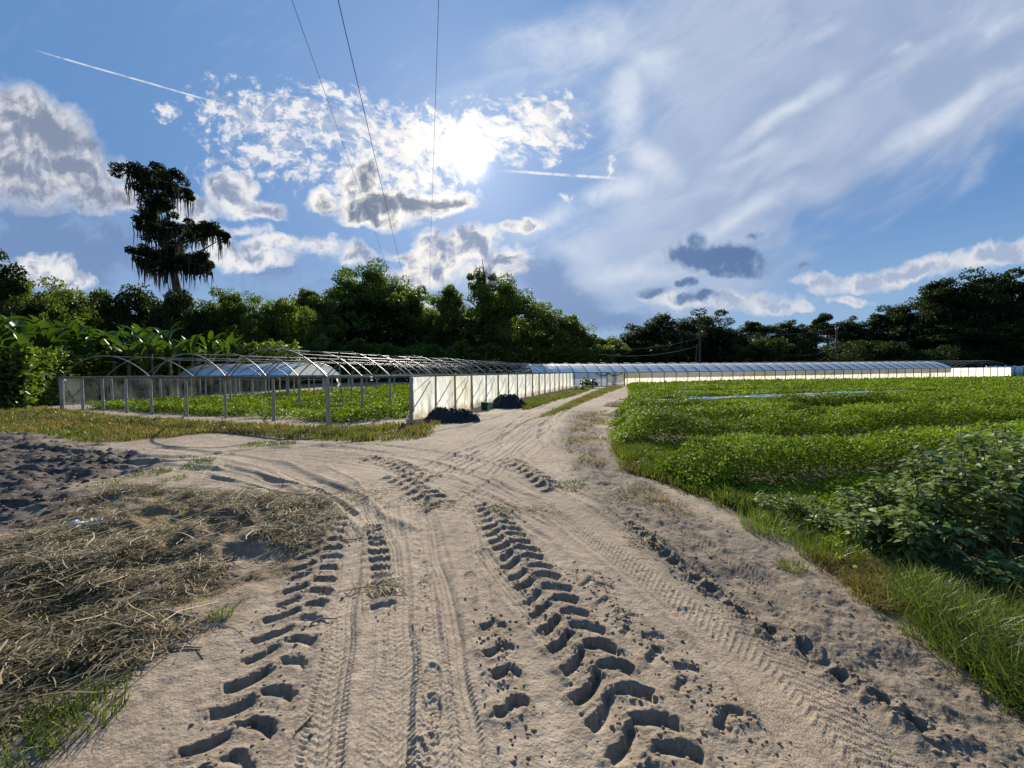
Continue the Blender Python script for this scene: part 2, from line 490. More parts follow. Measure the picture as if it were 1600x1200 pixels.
# ------------------------------------------------------------------ ground sheet (finer towards the track in front)
rows = [0.7]
while rows[-1] < 900:
    y = rows[-1]
    rows.append(y + max(0.0052, 0.0030 * y ** 1.45))
rows = np.array(rows, np.float32)
NU = 1500
uu_ = np.linspace(-1, 1, NU).astype(np.float32)
uu_ = np.sign(uu_) * (0.80 * np.abs(uu_) + 0.20 * np.abs(uu_) ** 6 * 3.0) * 1.45
YY, UU = np.meshgrid(rows, uu_, indexing='ij')
XX = UU * (YY + 1.35)
H = np.zeros_like(XX)
X0 = (rows + 1.35)

sd_grass, sd_cropl, sd_dark = [poly_sd(XX, YY, p) for p in (P_GRASS, P_CROPL, P_DARK)]
sd_hay, sd_field, sd_verge, sd_mid, sd_wg = [poly_sd(XX, YY, p) for p in (P_HAY, P_FIELD, P_VERGE, P_MID, P_WALLG)]
wob = (fbm(XX * 1.6, YY * 1.6, 4, 5) - 0.5)
m_dark = sstep(-0.35, 0.35, sd_dark + wob * 1.6)
m_hay = sstep(-0.10, 0.30, sd_hay + wob * 0.9)
hpatch = sstep(.40, .52, fbm(XX * 2.1, YY * 2.1, 3, 85)) * sstep(2.2, .2, sd_hay) + sstep(.5, 1.3, sd_hay)
m_hay = m_hay * np.clip(.25 + hpatch, 0, 1)
m_field = sstep(-0.15, 0.25, sd_field + wob * 0.8)
m_green = np.clip(sstep(-0.3, 0.4, sd_grass + wob * 1.5) + sstep(-0.3, 0.3, sd_cropl) + sstep(-.15, .3, sd_mid + wob * .8) + sstep(-.2, .3, sd_wg + wob), 0, 1)
m_midg = 0
m_rough = np.clip(m_dark + m_hay + m_field, 0, 1)

# rough strip between the track and the field, and every shoulder of the road
RS = spline([(1600, 1190), (1400, 1060), (1200, 930), (1060, 830), (980, 770), (930, 720), (905, 680), (915, 640)], 0.3)
def band_dist(line, x, y):
    d = np.full(x.shape, 1e9, np.float32)
    for i in range(0, len(line) - 1):
        ax, ay = line[i]; ex, ey = line[i + 1] - line[i]
        t = np.clip(((x - ax) * ex + (y - ay) * ey) / (ex * ex + ey * ey + 1e-9), 0, 1)
        d = np.minimum(d, (x - ax - t * ex) ** 2 + (y - ay - t * ey) ** 2)
    return np.sqrt(d)
nearY = (YY < 30)
r_sh = np.zeros_like(XX)
nr = int(np.searchsorted(rows, 16.0))
r_sh[:nr] = sstep(0.75, 0.25, band_dist(RS, XX[:nr], YY[:nr]) + wob[:nr] * 0.5)
# undulation
H += (fbm(XX * 0.35, YY * 0.35, 3, 11) - 0.5) * 0.10 * sstep(2, 8, YY)
H += (fbm(XX * 1.7, YY * 1.7, 3, 21) - 0.5) * 0.035
fine = (fbm(XX[:nr] * 14, YY[:nr] * 14, 4, 31, 0.6) - 0.5)
coarse = (fbm(XX[:nr] * 5, YY[:nr] * 5, 4, 41, 0.55) - 0.5)
SMOOTH = np.zeros_like(XX)                        # where wheels pressed the sand flat
CLODS = np.zeros_like(XX)

def stamp_band(line, halfw, fn, every=2):
    """fn(s, d) -> height change, at along-track s and sideways d; every ground point counts once, by its nearest bit of track"""
    best = {}
    r_lo, r_hi = np.searchsorted(rows, line[:, 1].min() - halfw), np.searchsorted(rows, line[:, 1].max() + halfw)
    if r_hi <= r_lo:
        return
    D2 = np.full((r_hi - r_lo, NU), 1e9, np.float32); SS = np.zeros_like(D2); DD = np.zeros_like(D2)
    s0 = 0.0
    for i in range(0, len(line) - 1, every):
        a = line[i]; b = line[min(i + every, len(line) - 1)]
        e = b - a; L = float(np.hypot(*e))
        if L < 1e-5:
            continue
        t0, t1 = e / L
        r0, r1 = np.searchsorted(rows, min(a[1], b[1]) - halfw), np.searchsorted(rows, max(a[1], b[1]) + halfw)
        if r1 <= r0:
            s0 += L; continue
        xl, xh = min(a[0], b[0]) - halfw, max(a[0], b[0]) + halfw
        k0 = max(0, int(np.searchsorted(uu_, min(xl / X0[r0], xl / X0[r1 - 1]))) - 1)
        k1 = min(NU, int(np.searchsorted(uu_, max(xh / X0[r0], xh / X0[r1 - 1]))) + 2)
        xx, yy = XX[r0:r1, k0:k1] - a[0], YY[r0:r1, k0:k1] - a[1]
        s = xx * t0 + yy * t1; d = -xx * t1 + yy * t0
        d2 = (s - np.clip(s, 0, L)) ** 2 + d * d
        q0, q1 = r0 - r_lo, r1 - r_lo
        m = d2 < D2[q0:q1, k0:k1]
        D2[q0:q1, k0:k1][m] = d2[m]; SS[q0:q1, k0:k1][m] = (s + s0)[m]
        DD[q0:q1, k0:k1][m] = (np.sign(d) * np.sqrt(d2))[m]
        s0 += L
    m = D2 < halfw * halfw
    m &= (SS >= 0) & (SS <= s0)
    dh, sm = fn(SS[m], DD[m])
    H[r_lo:r_hi][m] += dh
    SMOOTH[r_lo:r_hi][m] = np.maximum(SMOOTH[r_lo:r_hi][m], sm)

def stamp_pits(line, pitch, offs, length, width, angle, depth, jitter=0.15, seed=1, mode='both', rim=0.35, fade=None):
    """tractor lug prints: slanted pits with raised rims"""
    rg = random.Random(seed)
    seg = np.hypot(*(line[1:] - line[:-1]).T); cum = np.concatenate([[0], np.cumsum(seg)])
    n = int(cum[-1] / pitch)
    for k in range(n * (2 if mode == 'both' else 1)):
        s = k * pitch / (2 if mode == 'both' else 1) + rg.uniform(-jitter, jitter) * pitch * 0.5
        side = (1 if k % 2 else -1) if mode == 'both' else (1 if mode == 'right' else -1)
        if s < 0 or s > cum[-1]:
            continue
        fx = float(np.interp(s, cum, line[:, 0])); fy = float(np.interp(s, cum, line[:, 1]))
        gx = float(np.interp(min(s + 0.1, cum[-1]), cum, line[:, 0])) - float(np.interp(max(s - 0.1, 0), cum, line[:, 0]))
        gy = float(np.interp(min(s + 0.1, cum[-1]), cum, line[:, 1])) - float(np.interp(max(s - 0.1, 0), cum, line[:, 1]))
        L = math.hypot(gx, gy) or 1; tx, ty = gx / L, gy / L
        rx, ry = ty, -tx                                # right-hand side of the travel line
        cx, cy = fx + rx * side * offs, fy + ry * side * offs
        an = angle * side + rg.uniform(-0.12, 0.12)
        # long axis of the pit
        lx, ly = rx * math.cos(an) + tx * math.sin(an), ry * math.cos(an) + ty * math.sin(an)
        wx, wy = -ly, lx
        dl = length * rg.uniform(0.8, 1.12); dw = width * rg.uniform(0.8, 1.2); dp = depth * rg.uniform(0.65, 1.15)
        if fade: dp *= fade(s / cum[-1])
        R = dl * 0.5 + dw * 2.0
        r0, r1 = np.searchsorted(rows, cy - R), np.searchsorted(rows, cy + R)
        if r1 <= r0 + 1:
            continue
        k0 = max(0, int(np.searchsorted(uu_, min((cx - R) / X0[r0], (cx - R) / X0[r1 - 1]))) - 1)
        k1 = min(NU, int(np.searchsorted(uu_, max((cx + R) / X0[r0], (cx + R) / X0[r1 - 1]))) + 2)
        xx, yy = XX[r0:r1, k0:k1] - cx, YY[r0:r1, k0:k1] - cy
        p = xx * lx + yy * ly; q = xx * wx + yy * wy
        w2 = (fbm(XX[r0:r1, k0:k1] * 30, YY[r0:r1, k0:k1] * 38, 3, seed) - 0.5) * 0.055
        q = q + 0.35 * p * p / dl * side
        rc = dw * 0.22
        dd = np.hypot(np.maximum(np.abs(p) - dl * 0.5 + rc, 0), np.maximum(np.abs(q) - dw * 0.5 + rc, 0)) - rc + np.minimum(np.maximum(np.abs(p) - dl * 0.5, np.abs(q) - dw * 0.5), 0) + w2
        soft = 0.030 * sstep(-0.1, 0.5, q / dw)              # the near lip slumps, the far one stays steep
        pit = np.clip((0.016 + soft - dd) / (0.028 + soft), 0, 1); pit = pit * pit * (3 - 2 * pit)
        rimh = np.exp(-((dd - 0.022) / 0.022) ** 2)
        ramp_ = 0.22 + 0.78 * sstep(0.55 * dw, -0.35 * dw, q)
        H[r0:r1, k0:k1] += -dp * ramp_ * pit * (0.9 + 0.3 * vnoise(XX[r0:r1, k0:k1] * 40, YY[r0:r1, k0:k1] * 40, seed + 3)) + dp * rim * rimh * (1 - pit)
        CLODS[r0:r1, k0:k1] = np.maximum(CLODS[r0:r1, k0:k1], 0.7 * rimh)

def tread(width, pitch=0.026, depth=0.006, sink=0.010, centre='ribs', seed=0, rim=0.008):
    def fn(s, d):
        hw = width / 2
        wv = (vnoise(s * 3, s * 0, seed + 9) - 0.5) * 0.05
        d = d + wv * 0.5
        a = np.abs(d)
        inside = sstep(hw, hw - 0.02, a)
        u = a / hw
        sl = s + (0.012 * np.sign(d)) + 0.35 * (a - hw * 0.8)
        shoulder = sstep(0.55, 0.68, u) * sstep(1.0, 0.92, u)
        bars = (np.sin(2 * np.pi * sl / pitch) > 0.25).astype(np.float32)
        h = -sink * inside + depth * shoulder * bars
        if centre == 'ribs':
            mid = sstep(0.55, 0.48, u)
            ch = np.sin(2 * np.pi * (s + a * 0.9) / (pitch * 1.5)) > 0.55
            h = h + depth * 0.6 * mid * ch
            h = h - depth * 0.9 * (np.exp(-((u - 0.25) / 0.045) ** 2) + np.exp(-((u - 0.60) / 0.04) ** 2)) * inside
        elif centre == 'lines':
            h = h + depth * 0.8 * np.sin(d * 2 * np.pi / 0.035) * inside
        wear = sstep(0.25, 0.55, vnoise(s * 1.3, d * 6, seed + 2))
        h = h * (0.45 + 0.55 * wear) + rim * np.exp(-((a - hw - 0.012) / 0.018) ** 2)
        return h.astype(np.float32), inside.astype(np.float32)
    return fn

def rut(width, depth, rim=0.02, seed=0):
    def fn(s, d):
        hw = width / 2
        d = d + (vnoise(s * 1.2, s * 0 + 3, seed) - 0.5) * 0.16
        h = -depth * np.exp(-(d / hw) ** 4) * (0.5 + vnoise(s * 0.9, s * 0, seed + 1)) + rim * np.exp(-((np.abs(d) - hw * 1.25) / (hw * 0.35)) ** 2)
        return h.astype(np.float32), (0.8 * np.exp(-(d / hw) ** 4)).astype(np.float32)
    return fn

T_RIGHT = spline([(764, 785), (778, 815), (802, 852), (830, 892), (864, 942), (906, 1002), (950, 1066), (1002, 1142), (1048, 1212), (1100, 1300)])
T_LEFT = spline([(520, 812), (503, 860), (482, 920), (455, 985), (425, 1050), (392, 1110), (345, 1180), (300, 1250), (260, 1320)])
T_BARS = spline([(583, 812), (590, 850), (593, 890), (597, 930), (598, 975)])
T_HALF = spline([(755, 950), (768, 985), (780, 1030), (790, 1080), (800, 1130), (812, 1180), (825, 1240)])
T_RPITS = spline([(985, 815), (1030, 858), (1080, 895), (1130, 930), (1170, 962), (1215, 992), (1270, 1022), (1320, 1062), (1390, 1105), (1470, 1160), (1560, 1230)])
T_FAINT = spline([(915, 895), (950, 935), (985, 975), (1030, 1015), (1075, 1060), (1120, 1105), (1170, 1150), (1230, 1215)])
T_FAR1 = spline([(612, 742), (640, 758), (672, 778), (700, 800)])
T_FAR2 = spline([(792, 716), (830, 738), (860, 760), (885, 775)])
T_FAR3 = spline([(560, 720), (590, 712), (640, 735), (690, 752)])

SWEEPS = [([(1480, 1240), (1330, 1110), (1170, 985), (1050, 888), (950, 812), (850, 752), (760, 716), (660, 698), (540, 692), (400, 702), (240, 712)], 0.30),
          ([(1330, 1240), (1210, 1130), (1090, 1015), (985, 915), (895, 835), (805, 775), (710, 734), (600, 714), (480, 716), (380, 735), (280, 752)], 0.30),
          ([(1240, 1000), (1130, 905), (1030, 835), (960, 790), (925, 755), (900, 720), (872, 690), (866, 665), (892, 640), (930, 618), (960, 606)], 0.24),
          ([(1100, 900), (1000, 835), (930, 790), (870, 755), (820, 720), (790, 690), (800, 665), (830, 645), (872, 626), (915, 612)], 0.24)]
FINES = [([(560, 800), (545, 870), (537, 940), (525, 1040), (510, 1140), (498, 1240)], 0.20, 'ribs'),
         ([(610, 790), (617, 860), (622, 940), (622, 1040), (615, 1140), (608, 1240)], 0.22, 'ribs'),
         ([(662, 780), (676, 850), (697, 930), (712, 1010), (728, 1110), (742, 1240)], 0.12, 'lines'),
         ([(655, 780), (660, 850), (668, 940), (677, 1040), (680, 1130), (684, 1240)], 0.17, 'ribs'),
         
         ([(730, 790), (742, 840), (752, 890), (757, 940)], 0.12, 'ribs'),
         ([(750, 860), (820, 950), (880, 1020), (910, 1060)], 0.16, 'lines'),
         ([(480, 745), (560, 780), (600, 840), (610, 900)], 0.2, 'lines'),
         ([(400, 728), (470, 752), (520, 790), (550, 850)], 0.2, 'lines'),
         
         ([(1250, 960), (1160, 890), (1080, 840), (1000, 780)], 0.16, 'ribs'),
         ([(700, 800), (760, 760), (820, 715), (850, 690)], 0.2, 'lines'),
         ([(640, 790), (700, 740), (760, 700), (800, 672)], 0.2, 'lines')]
RUTS = [([(300, 712), (420, 700), (560, 690), (700, 672), (780, 652), (850, 630), (900, 614)], .3, .03), ([(200, 720), (380, 745), (470, 800)], .3, .03),
        ([(240, 700), (380, 716), (520, 760), (620, 840)], .3, .025), ([(860, 700), (850, 670), (875, 640), (920, 615)], .28, .03),
        ([(700, 720), (770, 690), (840, 655), (890, 628)], .26, .025), ([(430, 690), (600, 706), (780, 760), (900, 850), (1010, 960)], .35, .02),
        ([(340, 730), (480, 760), (560, 800)], .12, .03), ([(330, 745), (440, 770), (490, 800)], .12, .03),
        ([(0, 700), (100, 706), (230, 716), (330, 712)], .3, .05), ([(-60, 740), (100, 735), (240, 730)], .3, .05), ([(-100, 722), (60, 720), (200, 722), (330, 722)], .12, .05),
        ([(-100, 800), (60, 790), (200, 760)], .3, .05), ([(930, 700), (960, 740), (1050, 790), (1170, 860)], .3, .02)]
for k in range(9):                               # wheel lines further up the track
    o_ = (k - 4) * 9
    RUTS.append(([(700 + o_ * 2, 742), (760 + o_ * 1.6, 705), (812 + o_ * 1.2, 672), (858 + o_ * .8, 645), (905 + o_ * .4, 620), (938 + o_ * .2, 608)], .09, .015))
    RUTS.append(([(340, 700 + o_ * .5), (480, 699 + o_ * .5), (600, 712 + o_ * .6), (720, 745 + o_ * .9), (850, 810 + o_ * 1.4)], .07, .008))
for k, (pts, w, dp) in enumerate(RUTS):
    stamp_band(spline(pts, 0.08), w * 1.6, rut(w, dp, dp * .6, k), 2)
for k, (pts, w) in enumerate(SWEEPS[2:], 2):
    stamp_band(spline(pts), w * 0.5 + 0.08, tread(w, 0.045, 0.0065, 0.020, 'lines' if k > 1 else 'ribs', k * 7, 0.010))
def wide(width, q=1.0):
    def fn(s, d):
        hw = width / 2; a = np.abs(d); ins = sstep(hw, hw - .05, a)
        dd_ = d + (vnoise(s * .8, s * 0, 77) - .5) * .05
        ln = np.sin(dd_ * 2 * np.pi / 0.047) * vnoise(dd_ * 14, s * .35, 78) + 0.9 * np.sin(dd_ * 2 * np.pi / 0.019) * vnoise(dd_ * 9, s * .5, 79)
        blk = (np.sin(2 * np.pi * (s + np.abs(dd_) * .8) / .05) > .4) * (vnoise(dd_ * 7, s * .4, 80) > .58)
        h = -.014 * ins * q + .0050 * q * ln * ins + .004 * q * blk * ins + .014 * np.exp(-((a - hw - .02) / .025) ** 2)
        return h.astype(np.float32), ins.astype(np.float32)
    return fn
stamp_band(spline([(1440, 1260), (1348, 1190), (1270, 1105), (1204, 1030), (1120, 960), (1040, 900), (960, 845), (880, 792), (790, 745), (690, 712), (560, 697), (420, 705)]), .40, wide(.62))
stamp_band(spline([(655, 1250), (650, 1100), (645, 980), (640, 880), (630, 800), (600, 750), (540, 720)]), .40, wide(.66, .45))
for k, (pts, w, c) in enumerate(FINES):
    stamp_band(spline(pts), w * 0.5 + 0.06, tread(w, 0.028, 0.0072, 0.010, c, k * 5 + 40))

# small grain before the deep prints
amt = 0.50 + 1.7 * np.clip(r_sh + m_rough, 0, 1)[:nr]
H[:nr] += fine * 0.018 * (amt * (1 - 0.85 * SMOOTH[:nr])) + coarse * 0.05 * np.clip(r_sh + m_rough - 0.3 * SMOOTH, 0, 1)[:nr]
# deep lug prints
ramp = lambda a, b: (lambda t: float(sstep(a, b, np.float32(t))))
stamp_pits(T_RIGHT, 0.165, 0.100, 0.205, 0.055, 0.58, 0.042, seed=1, rim=0.22, fade=lambda t: 0.75 + 0.45 * t)
stamp_pits(T_LEFT, 0.185, 0.095, 0.185, 0.052, 0.48, 0.034, seed=2, rim=0.22, fade=lambda t: 0.8 + 0.3 * t)
stamp_pits(T_BARS, 0.14, 0.0, 0.15, 0.048, 0.12, 0.038, seed=3, mode='right', fade=lambda t: 1.1 - 0.6 * t)
stamp_pits(T_HALF, 0.20, 0.0, 0.13, 0.050, 0.45, 0.040, seed=4, mode='right', fade=lambda t: 0.7 + 0.5 * t)
stamp_pits(T_HALF, 0.20, 0.07, 0.05, 0.04, 0.2, 0.022, seed=14, mode='left')
stamp_pits(T_RPITS, 0.18, 0.0, 0.075, 0.065, 0.3, 0.042, seed=5, mode='right', jitter=0.5, rim=0.55)
stamp_pits(T_FAINT, 0.26, 0.05, 0.12, 0.04, 0.5, 0.018, seed=6, jitter=0.6, rim=0.4, fade=lambda t: 0.5 + t)
for k, t_ in enumerate((T_FAR1, T_FAR2, T_FAR3)):
    stamp_pits(t_, 0.24, 0.10, 0.2, 0.08, 0.5, 0.05, seed=7 + k)
# shoe prints
def shoe(px, py, px2, py2, depth=0.008):
    a, b = G(px, py), G(px2, py2)
    d = (b - a).normalized(); r = Vector((d.y, -d.x, 0))
    for off, wd, ln in ((0.0, 0.050, 0.12), (0.17, 0.042, 0.075)):
        c = a - d * off
        R = 0.25
        r0, r1 = np.searchsorted(rows, c.y - R), np.searchsorted(rows, c.y + R)
        k0 = max(0, int(np.searchsorted(uu_, min((c.x - R) / X0[r0], (c.x - R) / X0[r1 - 1]))) - 1)
        k1 = int(np.searchsorted(uu_, max((c.x + R) / X0[r0], (c.x + R) / X0[r1 - 1]))) + 2
        xx, yy = XX[r0:r1, k0:k1] - c.x, YY[r0:r1, k0:k1] - c.y
        p = (xx * d.x + yy * d.y) / ln; q = (xx * r.x + yy * r.y) / wd
        e = np.hypot(p, q)
        ins = sstep(1.08, 0.92, e)
        H[r0:r1, k0:k1] += -depth * ins + depth * 0.6 * np.exp(-((e - 1.12) / 0.10) ** 2) + 0.003 * ins * (np.sin((xx * d.x + yy * d.y) * 2 * np.pi / 0.022) > 0)
for s_ in ((650, 850, 652, 800), (662, 915, 660, 870), (657, 960, 668, 915), (676, 1062, 676, 1015), (674, 1110, 676, 1060), (650, 1195, 655, 1140), (735, 905, 730, 870),
           (800, 850, 790, 820), (665, 885, 660, 850)):
    shoe(*s_)

# dark tilled soil on the left: clods and furrows
dk = m_dark[:nr]
H[:nr] += dk * ((fbm(XX[:nr] * 2.6, YY[:nr] * 2.6, 4, 61) - 0.45) * 0.26 + (vnoise(XX[:nr] * 9, YY[:nr] * 9, 71) - .5) * 0.05)
H[:nr] += sstep(-0.2, 0.9, sd_hay[:nr]) * ((fbm(XX[:nr] * 1.3, YY[:nr] * 1.3, 3, 81) - 0.35) * 0.26 + (fbm(XX[:nr] * 3.6, YY[:nr] * 3.6, 3, 83) - 0.45) * 0.30)
H += sstep(0.0, 0.6, sd_field) * 0.03
H[:nr] += r_sh[:nr] * (fbm(XX[:nr] * 2.2, YY[:nr] * 2.2, 3, 91) - .45) * 0.10
H += far_rise(XX, YY)
edge_u = sstep(1.36 * 1.0, 1.45, np.abs(UU) / (0.8 + 0.6) * 1.4)
HZ = H.copy()

def hz(x, y):
    """height of the built ground at a point"""
    x = np.asarray(x, np.float32); y = np.asarray(y, np.float32)
    i = np.clip(np.searchsorted(rows, y) - 1, 0, len(rows) - 2)
    fy = np.clip((y - rows[i]) / (rows[i + 1] - rows[i]), 0, 1)
    def at(r):
        u = x / (rows[r] + 1.35)
        k = np.clip(np.searchsorted(uu_, u) - 1, 0, NU - 2)
        fu = np.clip((u - uu_[k]) / (uu_[k + 1] - uu_[k]), 0, 1)
        return HZ[r, k] * (1 - fu) + HZ[r, k + 1] * fu
    return at(i) * (1 - fy) + at(i + 1) * fy

# ground material
def ground_material():
    m, t, out = new_mat("ground_soil")
    def attr(n):
        a = t.n.new('ShaderNodeAttribute'); a.attribute_name = n
        return a.outputs['Fac']
    p = pos(t)
    n1 = t.noise(p, 0.9, 5, 0.6); n2 = t.noise(p, 9.0, 5, 0.65); n3 = t.noise(p, 120.0, 3, 0.7)
    sand = t.mix(t.smooth(n1, 0.35, 0.65), (0.315, 0.250, 0.187), (0.385, 0.312, 0.238))
    sand = t.mix(t.smooth(n2, 0.35, 0.75), sand, (0.215, 0.170, 0.126))
    sand = t.mix(t.math('MULTIPLY', attr('pressed'), 0.30), sand, (0.40, 0.328, 0.252))
    clod = (0.15, 0.118, 0.085)
    sand = t.mix(t.math('MULTIPLY', attr('clods'), 0.6), sand, clod)
    sand = t.mix(t.smooth(n3, 0.60, 0.72), sand, t.mix(1.0, sand, (0.62, 0.6, 0.58), 'MULTIPLY'))
    rough_soil = t.mix(t.smooth(n2, 0.4, 0.6), (0.120, 0.098, 0.076), (0.200, 0.163, 0.126))
    n0 = t.noise(p, 0.33, 4, 0.6)
    sand = t.mix(t.smooth(n0, 0.40, 0.66, 0.0, 0.75), sand, t.mix(1.0, sand, (0.66, 0.66, 0.68), 'MULTIPLY'))
    c = t.mix(t.math('MULTIPLY', attr('shoulder'), 0.9), sand, rough_soil)
    c = t.mix(attr('dark'), c, t.mix(t.smooth(n2, 0.35, 0.7), (0.055, 0.047, 0.042), (0.15, 0.125, 0.102)))
    c = t.mix(t.math('MULTIPLY', attr('hay'), 0.70), c, t.mix(t.smooth(n2, 0.4, 0.6), (0.055, 0.036, 0.020), (0.17, 0.11, 0.06)))
    c = t.mix(t.math('MULTIPLY', attr('green'), 0.9), c, t.mix(t.smooth(n2, 0.35, 0.65), (0.13, 0.125, 0.045), (0.26, 0.205, 0.10)))
    c = t.mix(t.math('MULTIPLY', attr('field'), 0.95), c, t.mix(t.smooth(n2, 0.35, 0.65), (0.055, 0.06, 0.025), (0.12, 0.10, 0.06)))
    far = t.smooth(t.vmath('LENGTH', p), 60, 120)
    c = t.mix(far, c, (0.07, 0.09, 0.035))
    h = t.math('ADD', t.math('MULTIPLY', t.noise(p, 60.0, 4, 0.7), 1.0), t.math('MULTIPLY', t.noise(p, 14.0, 3, 0.6), 2.0))
    nm = bump(t, h, 0.9, 0.012)
    t.l.new(principled(t, c, 0.92, 0.12, 0, nm), out.inputs[0])
    return m

nR = len(rows)
ii = (np.arange(nR - 1)[:, None] * NU + np.arange(NU - 1)[None, :]).ravel()
gf = np.stack([ii, ii + 1, ii + NU + 1, ii + NU], 1)
M_GROUND = ground_material()
ground = mesh_np("ground", np.stack([XX, YY, H], -1).reshape(-1, 3), gf, M_GROUND, smooth=True,
                 attrs={'dark': m_dark.ravel(), 'hay': m_hay.ravel(), 'field': m_field.ravel(), 'green': m_green.ravel(),
                        'shoulder': r_sh.ravel(), 'pressed': SMOOTH.ravel(), 'clods': np.clip(CLODS, 0, 1).ravel()})
tag(ground, kind='structure')
# the same ground behind and beside the camera, coarser and a little lower
bx = np.linspace(-900, 900, 60); by = np.linspace(-900, 900, 60)
BX, BY = np.meshgrid(bx, by, indexing='ij')
ib = (np.arange(59)[:, None] * 60 + np.arange(59)[None, :]).ravel()
outer = mesh_np("outer_ground", np.stack([BX, BY, np.full_like(BX, -0.45)], -1).reshape(-1, 3), np.stack([ib, ib + 60, ib + 61, ib + 1], 1), M_GROUND, smooth=True)
tag(outer, kind='structure')

# ------------------------------------------------------------------ solid helpers
class MB:
    """collects tubes, boxes and sheets and links them as one mesh"""
    def __init__(self): self.v = []; self.f3 = []; self.f4 = []; self.n = 0
    def add(self, v, f):
        v = np.asarray(v, np.float32); f = np.asarray(f, np.int32) + self.n
        self.v.append(v); (self.f3 if f.shape[1] == 3 else self.f4).append(f); self.n += len(v)
    def tube(self, pts, radii, k=6, cap=True):
        P = np.asarray([tuple(p) for p in pts], np.float64); n = len(P)
        R = np.full(n, radii) if np.isscalar(radii) else np.asarray(radii)
        T = np.gradient(P, axis=0); T /= np.linalg.norm(T, axis=1)[:, None] + 1e-12
        up = np.array([0, 0, 1.0]) if abs(T[0][2]) < 0.9 else np.array([1.0, 0, 0])
        A = np.cross(T, up); bad = np.linalg.norm(A, axis=1) < 1e-3; A[bad] = np.cross(T[bad], [0, 1.0, 0])
        A /= np.linalg.norm(A, axis=1)[:, None]; B = np.cross(T, A)
        th = np.arange(k) * 2 * np.pi / k
        ring = P[:, None] + R[:, None, None] * (np.cos(th)[None, :, None] * A[:, None] + np.sin(th)[None, :, None] * B[:, None])
        i = np.arange(n - 1)[:, None] * k; j = np.arange(k)[None, :]; j2 = (j + 1) % k
        f = np.stack([i + j, i + j2, i + k + j2, i + k + j], -1).reshape(-1, 4)
        self.add(ring.reshape(-1, 3), f)
        if cap:
            for e, c in ((0, P[0]), (n - 1, P[-1])):
                base = ring[e]
                self.add(np.vstack([base, c]), [[a, (a + 1) % k, k] for a in range(k)])
        return self
    def box(self, c, size, rz=0.0, taper=1.0):
        sx, sy, sz = (s / 2 for s in size); v = []
        for z, t in ((-sz, 1.0), (sz, taper)):
            for x, y in ((-sx, -sy), (sx, -sy), (sx, sy), (-sx, sy)):
                x, y = x * t, y * t
                v.append((c[0] + x * math.cos(rz) - y * math.sin(rz), c[1] + x * math.sin(rz) + y * math.cos(rz), c[2] + z))
        self.add(v, [[0, 3, 2, 1], [4, 5, 6, 7], [0, 1, 5, 4], [1, 2, 6, 5], [2, 3, 7, 6], [3, 0, 4, 7]])
        return self
    def grid(self, P):
        """P: (n, m, 3) array"""
        n, m = P.shape[:2]
        i = (np.arange(n - 1)[:, None] * m + np.arange(m - 1)[None, :]).ravel()
        self.add(P.reshape(-1, 3), np.stack([i, i + 1, i + m + 1, i + m], 1))
        return self
    def build(self, name, mat, parent=None, smooth=False):
        fs = [np.concatenate(x) for x in (self.f3, self.f4) if x]
        ob = mesh_np(name, np.concatenate(self.v), fs, mat, parent, smooth)
        return ob

def post_pts(p, h, rg, lean=0.02):
    q = Vector((p[0] + rg.uniform(-lean, lean), p[1] + rg.uniform(-lean, lean), p[2] + h))
    m = (Vector(p) + q) / 2 + Vector((rg.uniform(-.006, .006), 0, 0))
    return [Vector(p) - Vector((0, 0, 0.15)), m, q]

# ------------------------------------------------------------------ materials of the structures
def wood_mat(name, a, b):
    m, t, out = new_mat(name)
    p = pos(t)
    g = t.noise(t.mapping(p, (0, 0, 0), (0, 0, 0), (1, 1, 9)), 22, 5, 0.6)
    c = t.mix(t.smooth(g, 0.35, 0.7), a, b)
    c = t.mix(t.smooth(t.noise(p, 2.0, 3), 0.4, 0.7), c, t.mix(1.0, c, (0.7, 0.72, 0.75), 'MULTIPLY'))
    t.l.new(principled(t, c, 0.85, 0.2, 0, bump(t, g, 0.5, 0.01)), out.inputs[0])
    return m
M_POST = wood_mat("weathered_post_wood", (0.28, 0.245, 0.20), (0.46, 0.41, 0.34))
M_BEAM = wood_mat("weathered_beam_wood", (0.13, 0.12, 0.11), (0.24, 0.22, 0.20))
M_POLE = wood_mat("utility_pole_wood", (0.07, 0.055, 0.045), (0.13, 0.105, 0.085))
M_STEEL = simple_mat("galvanised_pipe", (0.26, 0.265, 0.27), (0.17, 0.165, 0.16), 5, 0.5, 0.5, 0.6)
M_DARKSTEEL = simple_mat("dull_dark_pipe", (0.10, 0.10, 0.10), (0.19, 0.18, 0.17), 5, 0.6, 0.4, 0.4)
M_WIRE = simple_mat("dark_wire", (0.03, 0.03, 0.035), (0.05, 0.05, 0.055), 2, 0.6, 0.3)
M_ROPE = simple_mat("rope", (0.10, 0.09, 0.08), (0.2, 0.18, 0.16), 5, 0.8, 0.2)

